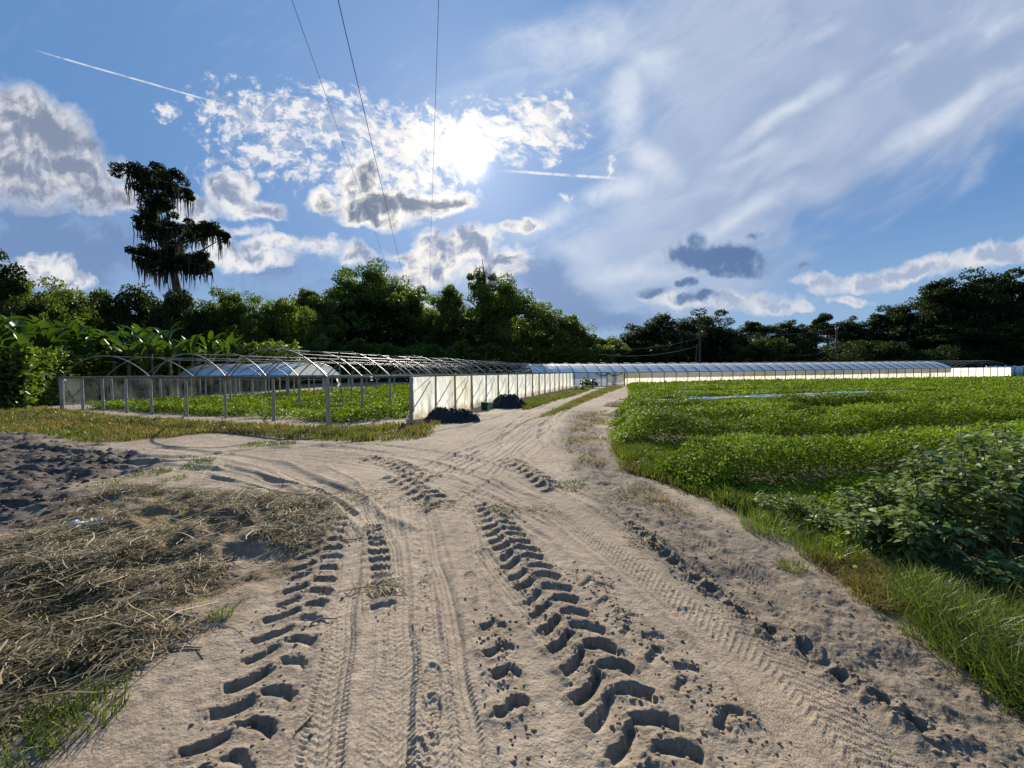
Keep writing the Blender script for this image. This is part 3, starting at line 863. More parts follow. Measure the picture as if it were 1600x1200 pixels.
def film_mat(name, white, stain, trans, clear=0.0, rough=0.35, stain_amt=1.0, gloss=0.4, sheen=0.0, fwd=0.0, mud=0.0):
    """agricultural film: milky, lets light through, algae and dust stains"""
    m, t, out = new_mat(name)
    p = pos(t)
    n = t.noise(t.mapping(p, (0, 0, 0), (0, 0, 0), (1, 1, 2.2)), 0.8, 5, 0.65)
    n2 = t.noise(p, 5.0, 4, 0.6)
    c = t.mix(t.math('MULTIPLY', t.smooth(n, 0.42, 0.72), stain_amt), white, stain)
    c = t.mix(t.math('MULTIPLY', t.smooth(n2, 0.5, 0.75), 0.35), c, t.mix(1.0, c, (0.8, 0.78, 0.72), 'MULTIPLY'))
    if mud:
        sz = t.n.new('ShaderNodeSeparateXYZ'); t.l.new(p, sz.inputs[0])
        low_ = t.math('ADD', sz.outputs[2], t.math('MULTIPLY', t.noise(p, 3.0, 4, .6), -0.55))
        c = t.mix(t.math('MULTIPLY', t.smooth(low_, 0.12, -0.22), mud), c, (0.45, 0.38, 0.27))
    nm = bump(t, t.noise(t.mapping(p, (0, 0, 0), (0, 0, 0), (1, 1, 3.5)), 6, 4, 0.6), 0.7, 0.05)
    d = principled(t, c, rough, gloss, 0, nm)
    tr = t.n.new('ShaderNodeBsdfTranslucent'); t.l.new(c, tr.inputs[0]); t.l.new(nm, tr.inputs['Normal'])
    mx = t.n.new('ShaderNodeMixShader'); mx.inputs[0].default_value = trans
    t.l.new(d, mx.inputs[1]); t.l.new(tr.outputs[0], mx.inputs[2])
    res = mx.outputs[0]
    if fwd:
        rf = t.n.new('ShaderNodeBsdfRefraction'); rf.inputs['IOR'].default_value = 1.45; rf.inputs['Roughness'].default_value = 0.55
        t.l.new(c, rf.inputs[0]); m4 = t.n.new('ShaderNodeMixShader'); m4.inputs[0].default_value = fwd
        t.l.new(res, m4.inputs[1]); t.l.new(rf.outputs[0], m4.inputs[2]); res = m4.outputs[0]
    if clear:
        tp = t.n.new('ShaderNodeBsdfTransparent'); tp.inputs[0].default_value = (0.95, 0.97, 0.98, 1)
        m2 = t.n.new('ShaderNodeMixShader')
        t.l.new(t.math('MULTIPLY', t.smooth(t.noise(p, 1.3, 4, 0.6), 0.25, 0.7, 1.0, 0.80), clear), m2.inputs[0])
        t.l.new(res, m2.inputs[1]); t.l.new(tp.outputs[0], m2.inputs[2]); res = m2.outputs[0]
    if sheen:
        fr = t.n.new('ShaderNodeFresnel'); fr.inputs[0].default_value = 1.5; t.l.new(nm, fr.inputs['Normal'])
        gl = t.n.new('ShaderNodeBsdfGlossy'); gl.inputs['Roughness'].default_value = 0.28; t.l.new(nm, gl.inputs['Normal'])
        m3 = t.n.new('ShaderNodeMixShader'); t.l.new(t.math('MULTIPLY', fr.outputs[0], sheen), m3.inputs[0])
        t.l.new(res, m3.inputs[1]); t.l.new(gl.outputs[0], m3.inputs[2]); res = m3.outputs[0]
    t.l.new(res, out.inputs[0])
    return m
M_WALL_FILM = film_mat("milky_wall_film", (0.90, 0.90, 0.84), (0.87, 0.80, 0.58), 0.88, 0.04, stain_amt=.75, mud=.8)
M_ROOF_FILM = film_mat("white_roof_film", (0.95, 0.96, 0.97), (0.88, 0.90, 0.90), 0.15, 0.05, stain_amt=0.4, sheen=0.15)
M_BACK_FILM = film_mat("thin_back_film", (0.95, 0.96, 0.97), (0.88, 0.90, 0.90), 0.42, 0.72, stain_amt=0.5, fwd=0.4)
M_BLUISH_FILM = film_mat("bluish_film", (0.66, 0.76, 0.86), (0.56, 0.64, 0.70), 0.5, 0.45, 0.2, gloss=0.8, sheen=1.0)
M_CLEAR_FILM = film_mat("thin_clear_film", (0.40, 0.44, 0.44), (0.36, 0.38, 0.32), 0.5, 0.98, 0.12, gloss=0.9)

def hoop_z(s): return 1 - abs(2 * s - 1) ** 2.15

def arch_pts(p0, p1, rise, n=18, sag=0.0):
    out = []
    for k in range(n + 1):
        s = k / n
        out.append(p0.lerp(p1, s) + Vector((0, 0, rise * hoop_z(s))))
    return out

def z_at(p): return float(hz(p.x, p.y))

# ------------------------------------------------------------------ hoop house frames on the left
EAVE = 1.50
LEN = 27.7
STEP = 1.54
rg = random.Random(4)
root = empty("hoop_house_frame", hh(2, -STEP), 0,
             "bare hoop house frame of bent pipes on wooden posts, milky sheet along the track", "hoop house")
def P3(a, b, z): return hh(a, b, z)
def child_of(root, ob):
    ob.parent = root; ob.matrix_parent_inverse = root.matrix_world.inverted()
    return ob
bpy.context.view_layer.update()
root_inv = Matrix.Translation(-root.location)
def kid(mb, name, mat, parent, smooth=False):
    """build a part whose mesh is given in world coordinates"""
    ob = mb.build(name, mat, None, smooth)
    base = parent
    off = Vector((0, 0, 0))
    while base is not None:
        off += base.location; base = base.parent
    ob.data.transform(Matrix.Translation(-off))
    ob.parent = parent
    return ob

nb = int(LEN / STEP)
bays = [(11.2, 15.8, 13 * STEP - STEP, LEN, 0.93), (2.0, 6.8, -STEP, LEN, 0.98), (6.8, 11.2, -STEP, LEN * .8, 0.93)]
for a0, a1, b0, b1, rise in bays:
    nbay = int(round((b1 - b0) / STEP))
    for k in range(nbay + 1):
        b = b0 + k * STEP
        p0 = P3(a0, b + rg.uniform(-.04, .04), EAVE); p1 = P3(a1, b + rg.uniform(-.04, .04), EAVE)
        mb = MB(); mb.tube(arch_pts(p0, p1, rise + rg.uniform(-.05, .05)), 0.024, 6)
        kid(mb, "hoop", M_STEEL, root, True)
    mid = (a0 + a1) / 2
    for am, zz in ((mid, EAVE + rise), (a0 + 1.05, EAVE + rise * 0.78), (a1 - 1.05, EAVE + rise * 0.78)):
        pts = [P3(am, b0 + t * (b1 - b0) / 12, zz - 0.035 + rg.uniform(-.02, .02)) for t in range(13)]
        mb = MB(); mb.tube(pts, 0.014, 5); kid(mb, "purlin", M_STEEL, root, True)
# eave beams with posts
for a, b0, b1 in ((2.0, -STEP, LEN), (6.8, -STEP, LEN), (11.2, -STEP, LEN * .8)):
    n = int(round((b1 - b0) / STEP))
    mb = MB()
    pts = [P3(a, b0 + t * (b1 - b0) / 14, EAVE - 0.03 + rg.uniform(-.012, .012)) for t in range(15)]
    mb.tube(pts, 0.035, 6); kid(mb, "eave_beam", M_BEAM, root)
    for k in range(0, n + 1, 1 if a == 2.0 else 2):
        p = P3(a, b0 + k * STEP, 0); p.z = z_at(p)
        r = 0.065 if (a == 2.0 and k == 0) else rg.uniform(0.036, 0.05)
        mb = MB(); mb.tube(post_pts(p, EAVE - p.z + 0.02, rg), [r * 1.08, r, r * 0.96], 8); kid(mb, "post", M_POST, root, True)
# front row of posts and the beam over them
front = [4.4, 9.0, 14.6, 17.9]
pts = [P3(a, -STEP - 0.05, EAVE + rg.uniform(-.015, .015)) for a in np.linspace(2.0, 17.9, 16)]
mb = MB(); mb.tube(pts, 0.045, 7); kid(mb, "front_beam", M_BEAM, root)
mb = MB(); mb.tube([p + Vector((0, 0, -0.10)) + (P3(0, 0.12, 0) - P3(0, 0, 0)) for p in pts[:9]], 0.018, 6); kid(mb, "front_rail", M_STEEL, root)
for a in front + [12.9, 16.2]:
    p = P3(a, -STEP, 0); p.z = z_at(p)
    mb = MB(); mb.tube(post_pts(p, EAVE - p.z, rg), [0.052, 0.047, 0.045], 8); kid(mb, "post", M_POST, root, True)
# wide front hoops on the far left bay
for k in range(5):
    p0 = P3(11.2, -STEP + k * STEP, EAVE); p1 = P3(17.9, -STEP + k * STEP, EAVE)
    mb = MB(); mb.tube(arch_pts(p0, p1, 0.92), 0.019, 6); kid(mb, "hoop", M_STEEL, root, True)
mb = MB(); mb.tube([P3(14.55, -STEP + t, EAVE + 0.9) for t in (0, 3, 6.1)], 0.014, 5); kid(mb, "purlin", M_STEEL, root)
# step in the frame: link from the front post to the sheeted corner, and the sheeted wall
mb = MB(); mb.tube([P3(2.0, -STEP, EAVE), P3(1.0, -.8, EAVE - .02), P3(0, 0, EAVE)], 0.04, 7); kid(mb, "eave_beam", M_BEAM, root)
mb = MB(); mb.tube([P3(0, b, EAVE + rg.uniform(-.01, .01)) for b in np.linspace(0, LEN, 19)], 0.03, 6); kid(mb, "eave_beam", M_BEAM, root)
for k in range(nb + 1):
    p = P3(-0.05, k * STEP, 0); p.z = z_at(p)
    r = 0.06 if k == 0 else rg.uniform(0.038, 0.052)
    mb = MB(); mb.tube(post_pts(p, EAVE - p.z + .03, rg), [r * 1.05, r, r * 0.95], 8); kid(mb, "post", M_POST, root, True)
# lean braces behind the sheet, added so that slanting shadows fall on it
for k in range(0, nb, 1):
    mb = MB(); mb.tube([P3(0.10, k * STEP + 0.1, 0.25), P3(0.10, (k + 1) * STEP - 0.1, EAVE - 0.12)], 0.028, 5); kid(mb, "brace", M_BEAM, root)
for k in range(1, 12, 2):
    p0 = P3(2.0, k * STEP, EAVE); p1 = P3(0.0, k * STEP, EAVE)
    mb = MB(); mb.tube(arch_pts(p0, p1, 0.25, 8), 0.014, 5); kid(mb, "cross_pipe", M_STEEL, root, True)
mb = MB(); mb.tube([P3(1.6, -STEP + .2, 0.65), P3(1.9, -STEP + .4, EAVE + .45)], 0.018, 5); kid(mb, "brace", M_STEEL, root)

def curtain(a, b0, b1, zt, zb, amp=0.03, nx=220, nz=30, seed=1, axis='b', flare=0.25):
    s = np.linspace(0, 1, nx); z = np.linspace(0, 1, nz)
    S, Z = np.meshgrid(s, z, indexing='ij')
    bb = b0 + (b1 - b0) * S
    folds = (fbm(bb * 2.2, Z * 1.5, 4, seed) - 0.5) * amp * 2 * (0.3 + Z) + amp * 0.8 * np.sin(bb * 9 + 3 * Z + 4 * fbm(bb * .7, Z * 2, 2, seed + 4)) * Z ** 1.5 * 0.5
    bulge = np.abs(np.sin(np.pi * bb / STEP)) * 0.05 * np.sin(np.pi * Z)
    aa = a - folds - bulge - flare * 0.12 * Z ** 6
    base = np.array(O); L_, W_ = np.array(LD), np.array(WD)
    P = base[None, None] + (L_[None, None] * bb[..., None] + W_[None, None] * aa[..., None] if axis == 'b' else L_[None, None] * aa[..., None] + W_[None, None] * bb[..., None])
    P[..., 2] = zt + (zb - zt) * Z + (fbm(bb * 1.5, Z * 0, 3, seed + 8) - .5) * 0.05 * (Z > 0.9)
    return P
mb = MB(); mb.grid(curtain(0.03, 0.10, LEN, EAVE - .03, 0.02, amp=.055, nx=520))
sheet = kid(mb, "side_sheet", M_WALL_FILM, root, True)
# loose gathered end of the sheet round the corner post, spilling on the ground
n = 26; th = np.linspace(0, 1, n); zz = np.linspace(0, 1, 24)
TT, ZZ = np.meshgrid(th, zz, indexing='ij')
w = 0.05 + 0.30 * np.clip(np.abs(ZZ - 0.25) - 0.05, 0, 1) ** 1.2 + 0.18 * sstep(.75, 1, ZZ)
ax_ = np.array(LD); cx_ = np.array(O) - np.array(WD) * 0.0
P = cx_[None, None] + ax_[None, None] * ((TT - 0.2) * w - 0.10 * sstep(.8, 1, ZZ))[..., None] - np.array(WD)[None, None] * (0.08 + 0.04 * np.sin(TT * 22 + ZZ * 3))[..., None] \
    + np.array(WD)[None, None] * (0.16 * sstep(.78, 1.0, ZZ) * (0.6 + TT))[..., None]
P[..., 2] = (EAVE - 0.06) * (1 - ZZ) ** 0.95 + 0.04
mb = MB(); mb.grid(P); kid(mb, "gathered_sheet_end", M_WALL_FILM, root, True)
# torn scrap hanging from the front beam, and limp film along the eave
for a, b, ln, wd in ((1.72, -1.32, 0.30, 0.09), (4.0, -1.58, 0.08, 0.10), (0.9, -.75, 0.12, 0.12)):
    n = 12; T_, Z_ = np.meshgrid(np.linspace(0, 1, 8), np.linspace(0, 1, n), indexing='ij')
    P = np.array(P3(a, b, EAVE))[None, None] + np.array(WD)[None, None] * ((T_ - .5) * wd * (1 - .6 * Z_) + .03 * np.sin(Z_ * 6))[..., None] - np.array(LD)[None, None] * (0.06 + .02 * np.sin(T_ * 9 + Z_ * 5))[..., None]
    P[..., 2] -= Z_ * ln
    mb = MB(); mb.grid(P); kid(mb, "torn_film", M_WALL_FILM, root, True)
# clear film round the far-left end, on its own posts
mb = MB(); mb.grid(curtain(17.95, -STEP, 6.3, EAVE - .05, 0.08, 0.10, 180, 30, 31, flare=0)); kid(mb, "clear_side_sheet", M_CLEAR_FILM, root, True)
mb = MB(); mb.grid(curtain(5.6, 14.2, 17.9, EAVE - .05, 0.1, 0.12, 150, 26, 37, axis='a', flare=0)); kid(mb, "clear_end_sheet", M_CLEAR_FILM, root, True)
mb = MB(); mb.grid(curtain(-STEP + .05, 16.2, 17.9, EAVE - .05, 0.08, 0.07, 80, 26, 33, axis='a', flare=0)); kid(mb, "clear_front_sheet", M_CLEAR_FILM, root, True)
mb = MB(); mb.tube([P3(17.9, -STEP, EAVE), P3(17.9, 2.5, EAVE), P3(17.9, 6.4, EAVE - .02)], 0.035, 6); kid(mb, "eave_beam", M_BEAM, root)
for b in (0.2, 2.2, 4.2, 6.3):
    p = P3(17.9, b, 0); p.z = z_at(p)
    mb = MB(); mb.tube(post_pts(p, EAVE, rg), [0.055, 0.05, 0.045], 8); kid(mb, "post", M_POST, root, True)
mb = MB(); mb.box(P3(17.97, -STEP - .02, 0.74), (0.16, 0.05, 1.5), math.atan2(WD.y, WD.x)); kid(mb, "end_board", M_POST, root)
for b in (8.0, 11.0, 14.0):
    for a in (13.0, 15.4):
        p = P3(a, b, 0)
        mb = MB(); mb.tube(post_pts(p, EAVE, rg), 0.045, 7); kid(mb, "post", M_POST, root, True)

# ------------------------------------------------------------------ tunnel roofs
def tunnel(root, A, B, width, eave, rise, nh, film_to=1.0, hoops=True, open_end=False, hoop_mat=M_DARKSTEEL, above=0.03, hoop_r=0.022, zfun=None, film=None):
    """A, B: ends of the front eave line; the roof spans away from the camera side"""
    d = (B - A); L = d.length; d.normalize(); w = Vector((-d.y, d.x, 0))
    if w.y < 0: w = -w
    zf = zfun or (lambda p: 0.0)
    n = 22; m = 90
    S, U = np.meshgrid(np.linspace(0, film_to, m), np.linspace(0, 1, n), indexing='ij')
    P = np.zeros((m, n, 3))
    for i in range(m):
        p = A.lerp(B, S[i, 0])
        g = zf(p)
        for j in range(n):
            q = p + w * (width * U[i, j])
            P[i, j] = (q.x, q.y, g + eave + (rise - 0.012 * abs(math.sin(i * 2.1))) * hoop_z(U[i, j]))
    mb = MB(); mb.grid(P[:, :n // 2 + 1]); kid(mb, "roof_film", film or M_ROOF_FILM, root, True)
    mb = MB(); mb.grid(P[:, n // 2:]); kid(mb, "roof_film", film or M_BACK_FILM, root, True)
    if hoops:
        for k in range(nh + 1):
            p = A.lerp(B, k / nh)
            g = Vector((0, 0, zf(p) + eave))
            mb = MB(); mb.tube(arch_pts(p + g, p + w * width + g, rise + above + rg.uniform(-.02, .03), 14), hoop_r, 5)
            kid(mb, "hoop", hoop_mat, root, True)
    return d, w, L

# covered tunnel behind the bare frames
A = G(272, 596, 0); A = Vector((-23.0, 26.4, 0)); B = A + Vector((0.937, -0.347, 0)) * 10.2
r2 = empty("covered_tunnel", A, 0, "low tunnel roofed in bluish white film behind the bare frames, below the banana plants", "hoop house")
d, w, L = tunnel(r2, A, B, 4.2, EAVE, 0.78, 7, hoop_mat=M_STEEL, film=M_BLUISH_FILM)
for k in range(8):
    p = A.lerp(B, k / 7)
    for q in (p, p + w * 4.2):
        mb = MB(); mb.tube(post_pts(q, EAVE, rg), 0.045, 7); kid(mb, "post", M_POST, r2, True)
mb = MB(); mb.tube([A + Vector((0, 0, EAVE)), B + Vector((0, 0, EAVE))], 0.035, 6); kid(mb, "eave_beam", M_BEAM, r2)
n = 16; T_, Z_ = np.meshgrid(np.linspace(0, 1, 20), np.linspace(0, 1, 8), indexing='ij')
P = np.zeros((20, 8, 3))
for i in range(20):
    q = A + w * (4.2 * T_[i, 0])
    top = EAVE + 0.78 * hoop_z(T_[i, 0])
    for j in range(8):
        P[i, j] = (q.x - .03, q.y, top - (top - EAVE) * Z_[i, j])
mb = MB(); mb.grid(P); kid(mb, "gable_film", M_ROOF_FILM, r2, True)

# long white hoop house across the far end of the field
FA = Vector((12.9, 44.0, 0)); FDIR = Vector((64.6, 15.6, 0)).normalized()
def FP(s): return FA + FDIR * s
def zf(p): return float(far_rise(p.x, p.y))
s_left, s_door, s_right, s_film = -11.0, -2.2, 66.4, 53.5
r3 = empty("white_hoop_house", FA, 0, "long white hoop house with dark hoops and cream wall beyond the field", "hoop house")
A, B = FP(s_left), FP(s_right)
nh = 48
d, w, L = tunnel(r3, A, B, 6.0, 1.52, 1.02, nh, film_to=(s_film - s_left) / (s_right - s_left), above=0.09, hoop_r=0.032, zfun=zf)
# ropes that hold the film down, slanting from ridge to eave
for k in range(1, nh + 1):
    if k / nh * (s_right - s_left) > s_film - s_left: break
    p = A.lerp(B, k / nh); q = A.lerp(B, (k - .95) / nh)
    pts = []
    for t in np.linspace(0, .52, 8):
        c = p.lerp(q, t / .52) + w * (6.0 * t); pts.append(c + Vector((0, 0, zf(c) + 1.52 + (1.02 + .05) * hoop_z(t) + .02)))
    mb = MB(); mb.tube(pts, 0.016, 4); kid(mb, "tie_rope", M_ROPE, r3)
# ridge line and eave pipe
mb = MB(); mb.tube([FP(s) + w * 3.0 + Vector((0, 0, zf(FP(s)) + 2.56)) for s in np.linspace(s_left, s_right, 24)], 0.02, 5); kid(mb, "purlin", M_DARKSTEEL, r3)
for off in (0.9, 5.1):
    mb = MB(); mb.tube([FP(s) + w * off + Vector((0, 0, zf(FP(s)) + 2.22)) for s in np.linspace(s_left, s_right, 24)], 0.016, 5); kid(mb, "purlin", M_DARKSTEEL, r3)
for off in (0.0, 6.0):
    mb = MB(); mb.tube([FP(s) + w * off + Vector((0, 0, zf(FP(s)) + 1.52)) for s in np.linspace(s_left, s_right, 30)], 0.035, 5); kid(mb, "eave_pipe", M_DARKSTEEL, r3)
for k in range(nh + 1):
    s = s_left + (s_right - s_left) * k / nh
    p = FP(s); z = zf(p)
    mb = MB(); mb.tube([p - w * .06 + Vector((0, 0, z - .2)), p - w * .06 + Vector((0, 0, z + 1.54))], 0.042, 6); kid(mb, "post", M_BEAM, r3)
def fwall(s0, s1, off, name, seed, mat, amp=0.05):
    nx = max(20, int((s1 - s0) * 6)); nz = 12
    S, Z = np.meshgrid(np.linspace(s0, s1, nx), np.linspace(0, 1, nz), indexing='ij')
    P = np.zeros((nx, nz, 3))
    fo = (fbm(S * 1.6, Z * 2, 3, seed) - .5) * amp * 2
    for c in (0, 1):
        P[..., c] = FA[c] + FDIR[c] * S + w[c] * (off + fo)
    g = far_rise(P[..., 0], P[..., 1])
    P[..., 2] = g + 1.50 * (1 - Z) + 0.0
    mb = MB(); mb.grid(P); return kid(mb, name, mat, r3, True)
M_FARWALL = film_mat("cream_wall_film", (0.92, 0.91, 0.84), (0.87, 0.79, 0.50), 0.88, 0.22, stain_amt=0.8, mud=.5)
fwall(-7.2, s_door, 0.02, "side_sheet", 3, M_ROOF_FILM)
fwall(0.0, s_right, 0.02, "side_sheet", 5, M_FARWALL)
fwall(s_left, s_right, 6.02, "back_sheet", 6, M_BACK_FILM)
# rolled curtain swag over the doorway
for k in range(2):
    a0 = s_door + 0.05 - 1.5 * (1 - k); 
    pts = [FP(a0 + 1.8 * t) - w * 0.12 + Vector((0, 0, 1.44 - 0.26 * math.sin(math.pi * t))) for t in np.linspace(0, 1, 9)]
    mb = MB(); mb.tube(pts, 0.06, 6); kid(mb, "rolled_curtain", M_DARKSTEEL, r3, True)
mb = MB(); mb.box(FP(-1.5) - w * 0.02 + Vector((0, 0, .75)), (.25, .1, 1.4), 0.2); kid(mb, "door_sheet", M_ROOF_FILM, r3)
for s in (-2.2, -1.1, 0.0):
    mb = MB(); mb.tube([FP(s) + Vector((0, 0, -.1)), FP(s) + Vector((0, 0, 1.52))], 0.06, 7); kid(mb, "door_post", M_BEAM, r3)

# pale board wall beyond the right-hand end
M_PALE = simple_mat("pale_painted_metal", (0.62, 0.65, 0.68), (0.52, 0.55, 0.58), 3, 0.6)
FB = FP(68.5) + Vector((0, 4, 0))
fr = empty("pale_fence", FB, 0, "pale grey metal fence standing past the right end of the white hoop house", "fence")
M_dir = Vector((0.97, 0.24, 0))
for k in range(10):
    p = FB + M_dir * (k * 1.2); z = zf(p)
    mb = MB(); mb.box((p.x, p.y, z + 0.85), (1.19, 0.05, 1.75), math.atan2(M_dir.y, M_dir.x)); kid(mb, "panel", M_PALE, fr)
for k in range(0, 11, 2):
    p = FB + M_dir * (k * 1.2 - .6); z = zf(p)
    mb = MB(); mb.box((p.x, p.y - .05, z + 0.9), (0.07, 0.07, 1.85), 0); kid(mb, "fence_post", M_STEEL, fr)

# blue sheeting lying past the end of the near frame
n = 20; T_, Z_ = np.meshgrid(np.linspace(0, 1, 24), np.linspace(0, 1, 12), indexing='ij')
M_BLUE = simple_mat("blue_grey_tarp", (0.20, 0.30, 0.40), (0.42, 0.52, 0.60), 2.5, 0.45)
c0 = G(832, 600)
c0 = Vector((1.6, 42.0, 0))
P = np.stack([c0.x + (T_ - .5) * 4.0, c0.y + Z_ * 1.2 + 0.2 * np.sin(T_ * 9), 1.2 + 0.6 * np.sin(np.pi * T_) ** .6 * (1 - .7 * Z_) + .15 * np.sin(T_ * 23 + Z_ * 9) - 0.9 * Z_ ** 3], -1)
mb = MB(); mb.grid(P)
ob = empty("blue_tarp_cover", c0, 0, "blue grey tarpaulin on a low rack left of the white hoop house", "tarpaulin")
kid(mb, "tarp", M_BLUE, ob, True)
for dx in (-1.9, 0, 1.9):
    mb = MB(); mb.tube([c0 + Vector((dx, .1, -.1)), c0 + Vector((dx, .1, 1.25))], .05, 6); kid(mb, "post", M_POST, ob)

# ------------------------------------------------------------------ wires overhead and utility poles
VP = ray(666, 580); wd_ = Vector((VP.x, VP.y, 0)).normalized(); rt_ = Vector((wd_.y, -wd_.x, 0))
def overhead(name, k, h, label, r):
    pts = []
    for s in np.linspace(-60, 190, 60):
        t = (s - 60) / 125.0
        z = h - 1.6 * (1 - t * t) * 0 + 0.00018 * (s - 60) ** 2
        pts.append(wd_ * s + rt_ * (k * (h - EYE)) + Vector((0, 0, z)))
    mb = MB(); mb.tube(pts, r, 5, False)
    ob = mb.build(name, M_WIRE, None, True)
    tag(ob, label, "wire", "power wires overhead")
overhead("power_wire", -0.345, 18.2, "thin power wire overhead, the leftmost of three running to the trees", 0.013)
overhead("power_wire", -0.222, 18.2, "thicker power wire overhead, between the other two wires", 0.020)
overhead("power_wire", 0.046, 18.2, "thin power wire overhead crossing just left of the sun", 0.013)

def pole(px, base_py, top_py, Y, label, arm=True, r=0.14, lean=0.0):
    d = ray(px, 580); x = d.x / d.y * Y
    z0 = zf(Vector((x, Y, 0)))
    dt = ray(px, top_py); top = EYE + dt.z / dt.y * Y
    ro = empty("utility_pole", (x, Y, z0), 0, label, "utility pole")
    mb = MB(); mb.tube([(x, Y, z0 - .5), (x + lean * .5, Y, (z0 + top) / 2), (x + lean, Y, top)], [r * 1.15, r, r * .8], 8); kid(mb, "pole_shaft", M_POLE, ro, True)
    if arm:
        mb = MB(); mb.box((x + lean, Y - .16, top - .45), (2.4, .12, .14), 0.5); kid(mb, "cross_arm", M_POLE, ro)
        for k in (-1, -.4, .4, 1):
            c = Vector((x + lean + k * 1.05 * math.cos(.5), Y - .16 + k * 1.05 * math.sin(.5), top - .38))
            mb = MB(); mb.tube([c, c + Vector((0, 0, .10)), c + Vector((0, 0, .2))], [.035, .06, .03], 7); kid(mb, "insulator", M_STEEL, ro, True)
        mb = MB(); mb.tube([(x + lean - .75, Y - .25, top - .85 - .4), (x + lean - .75, Y - .25, top - .4 - .8 + .0)], .01, 5)
    return Vector((x + lean, Y, top))
p1 = pole(1093, 570, 506, 72.0, "tall utility pole with a cross arm, beyond the middle of the white hoop house", True, 0.20)
p2 = pole(1086, 570, 538, 74.0, "short leaning pole close beside the tall utility pole", False, 0.16, 0.3)
p3 = pole(1306, 570, 503, 70.0, "utility pole with a slanting arm in front of the right-hand trees", True, 0.15)
p4 = pole(1222, 570, 526, 78.0, "slim low pole between the two taller utility poles", False, 0.10)
def span(a, b, sag, label, r=0.03):
    pts = [a.lerp(b, t) - Vector((0, 0, sag * 4 * t * (1 - t))) for t in np.linspace(0, 1, 24)]
    mb = MB(); mb.tube(pts, r, 4, False); ob = mb.build("service_wire", M_STEEL, None, True)
    tag(ob, label, "wire", "wires between the far poles")
def on(px, py, Y):
    d = ray(px, py); return Vector((d.x / d.y * Y, Y, EYE + d.z / d.y * Y))
span(on(935, 553, 66), on(1092, 540, 72), 1.0, "lowest wire sagging left from the tall utility pole", 0.035)
span(on(935, 545, 66), on(1092, 528, 72), 0.8, "middle wire running left from the tall utility pole", 0.022)
span(p1, on(1306, 512, 70), 1.6, "high wire strung between the two taller utility poles", 0.018)
span(on(1222, 552, 78), on(1305, 542, 70), 1.0, "low wire between the slim pole and the slanting-arm pole", 0.025)

# ------------------------------------------------------------------ things beside the track
M_BLACK = simple_mat("black_plastic_sheet", (0.006, 0.006, 0.008), (0.014, 0.014, 0.018), 5, 0.5, 0.3, 0, 0.02)
def heap(name, px, py, w_, d_, h_, seed, label, mat, cat="tarpaulin", res=120, scale=3.4):
    c = G(px, py); rg_ = np.random.RandomState(seed)
    n = res
    R, T = np.meshgrid(np.linspace(0, 1, n), np.linspace(0, 2 * np.pi, n * 2, endpoint=False), indexing='ij')
    x = R * np.cos(T); y = R * np.sin(T)
    rag = 1 + 0.30 * (fbm(np.cos(T) * 2 + 5, np.sin(T) * 2 + 5, 3, seed) - .5) * 2
    X_ = x * rag * w_ / 2; Y_ = y * rag * d_ / 2
    f = fbm(X_ * scale + 9, Y_ * scale + 9, 4, seed + 1, 0.6)
    rid = 1 - np.abs(2 * f - 1)
    Z = h_ * (1 - R ** 2.2) * (0.45 + 0.9 * fbm(X_ * 2.2, Y_ * 2.2, 3, seed + 2)) + 0.42 * (rid - 0.62) * (1 - R ** 4) * min(1, h_ * 4) + 0.03
    X_ = X_ + 0.05 * (fbm(X_ * 8, Y_ * 8, 2, seed + 5) - .5); Y_ = Y_ + 0.05 * (fbm(X_ * 8, Y_ * 8, 2, seed + 6) - .5)
    gz = hz(c.x + X_, c.y + Y_)
    V = np.stack([X_, Y_, Z * (Z > 0) + gz - 0.02 * (R > .98)], -1).reshape(-1, 3)
    i, j = np.meshgrid(np.arange(n - 1), np.arange(n * 2), indexing='ij'); j2 = (j + 1) % (n * 2)
    F = np.stack([i * 2 * n + j, (i + 1) * 2 * n + j, (i + 1) * 2 * n + j2, i * 2 * n + j2], -1).reshape(-1, 4)
    ob = mesh_np(name, V, F, mat, None, True); ob.location = (c.x, c.y, 0)
    tag(ob, label, cat)
    return ob
heap("black_tarp_heap", 703, 658, 1.75, 0.9, 0.36, 3, "crumpled black plastic sheet heap nearest the gathered end of the milky wall", M_BLACK)
heap("black_tarp_heap", 792, 636, 1.8, 1.2, 0.62, 8, "rounded taller heap of black plastic beside the green bin further up the track", M_BLACK)
heap("grey_film_scrap", 722, 651, 1.1, 0.5, 0.10, 11, "thin grey film strewn on the ground between the two black heaps", M_WALL_FILM, "plastic film", 40)
heap("white_plastic_bag", 133, 832, 0.36, 0.15, 0.07, 21, "flattened white plastic bag lying at the edge of the dry hay", simple_mat("white_bag", (0.75, 0.76, 0.76), (0.6, 0.62, 0.64), 8, .35), "plastic bag", 40, 14)
heap("pale_plastic_scrap", 1306, 818, 0.30, 0.16, 0.05, 25, "small pale plastic scrap in the weeds left of the big leafy weed", simple_mat("pale_scrap", (0.5, 0.55, 0.56), (0.4, 0.45, 0.47), 8, .35), "plastic scrap", 30, 10)

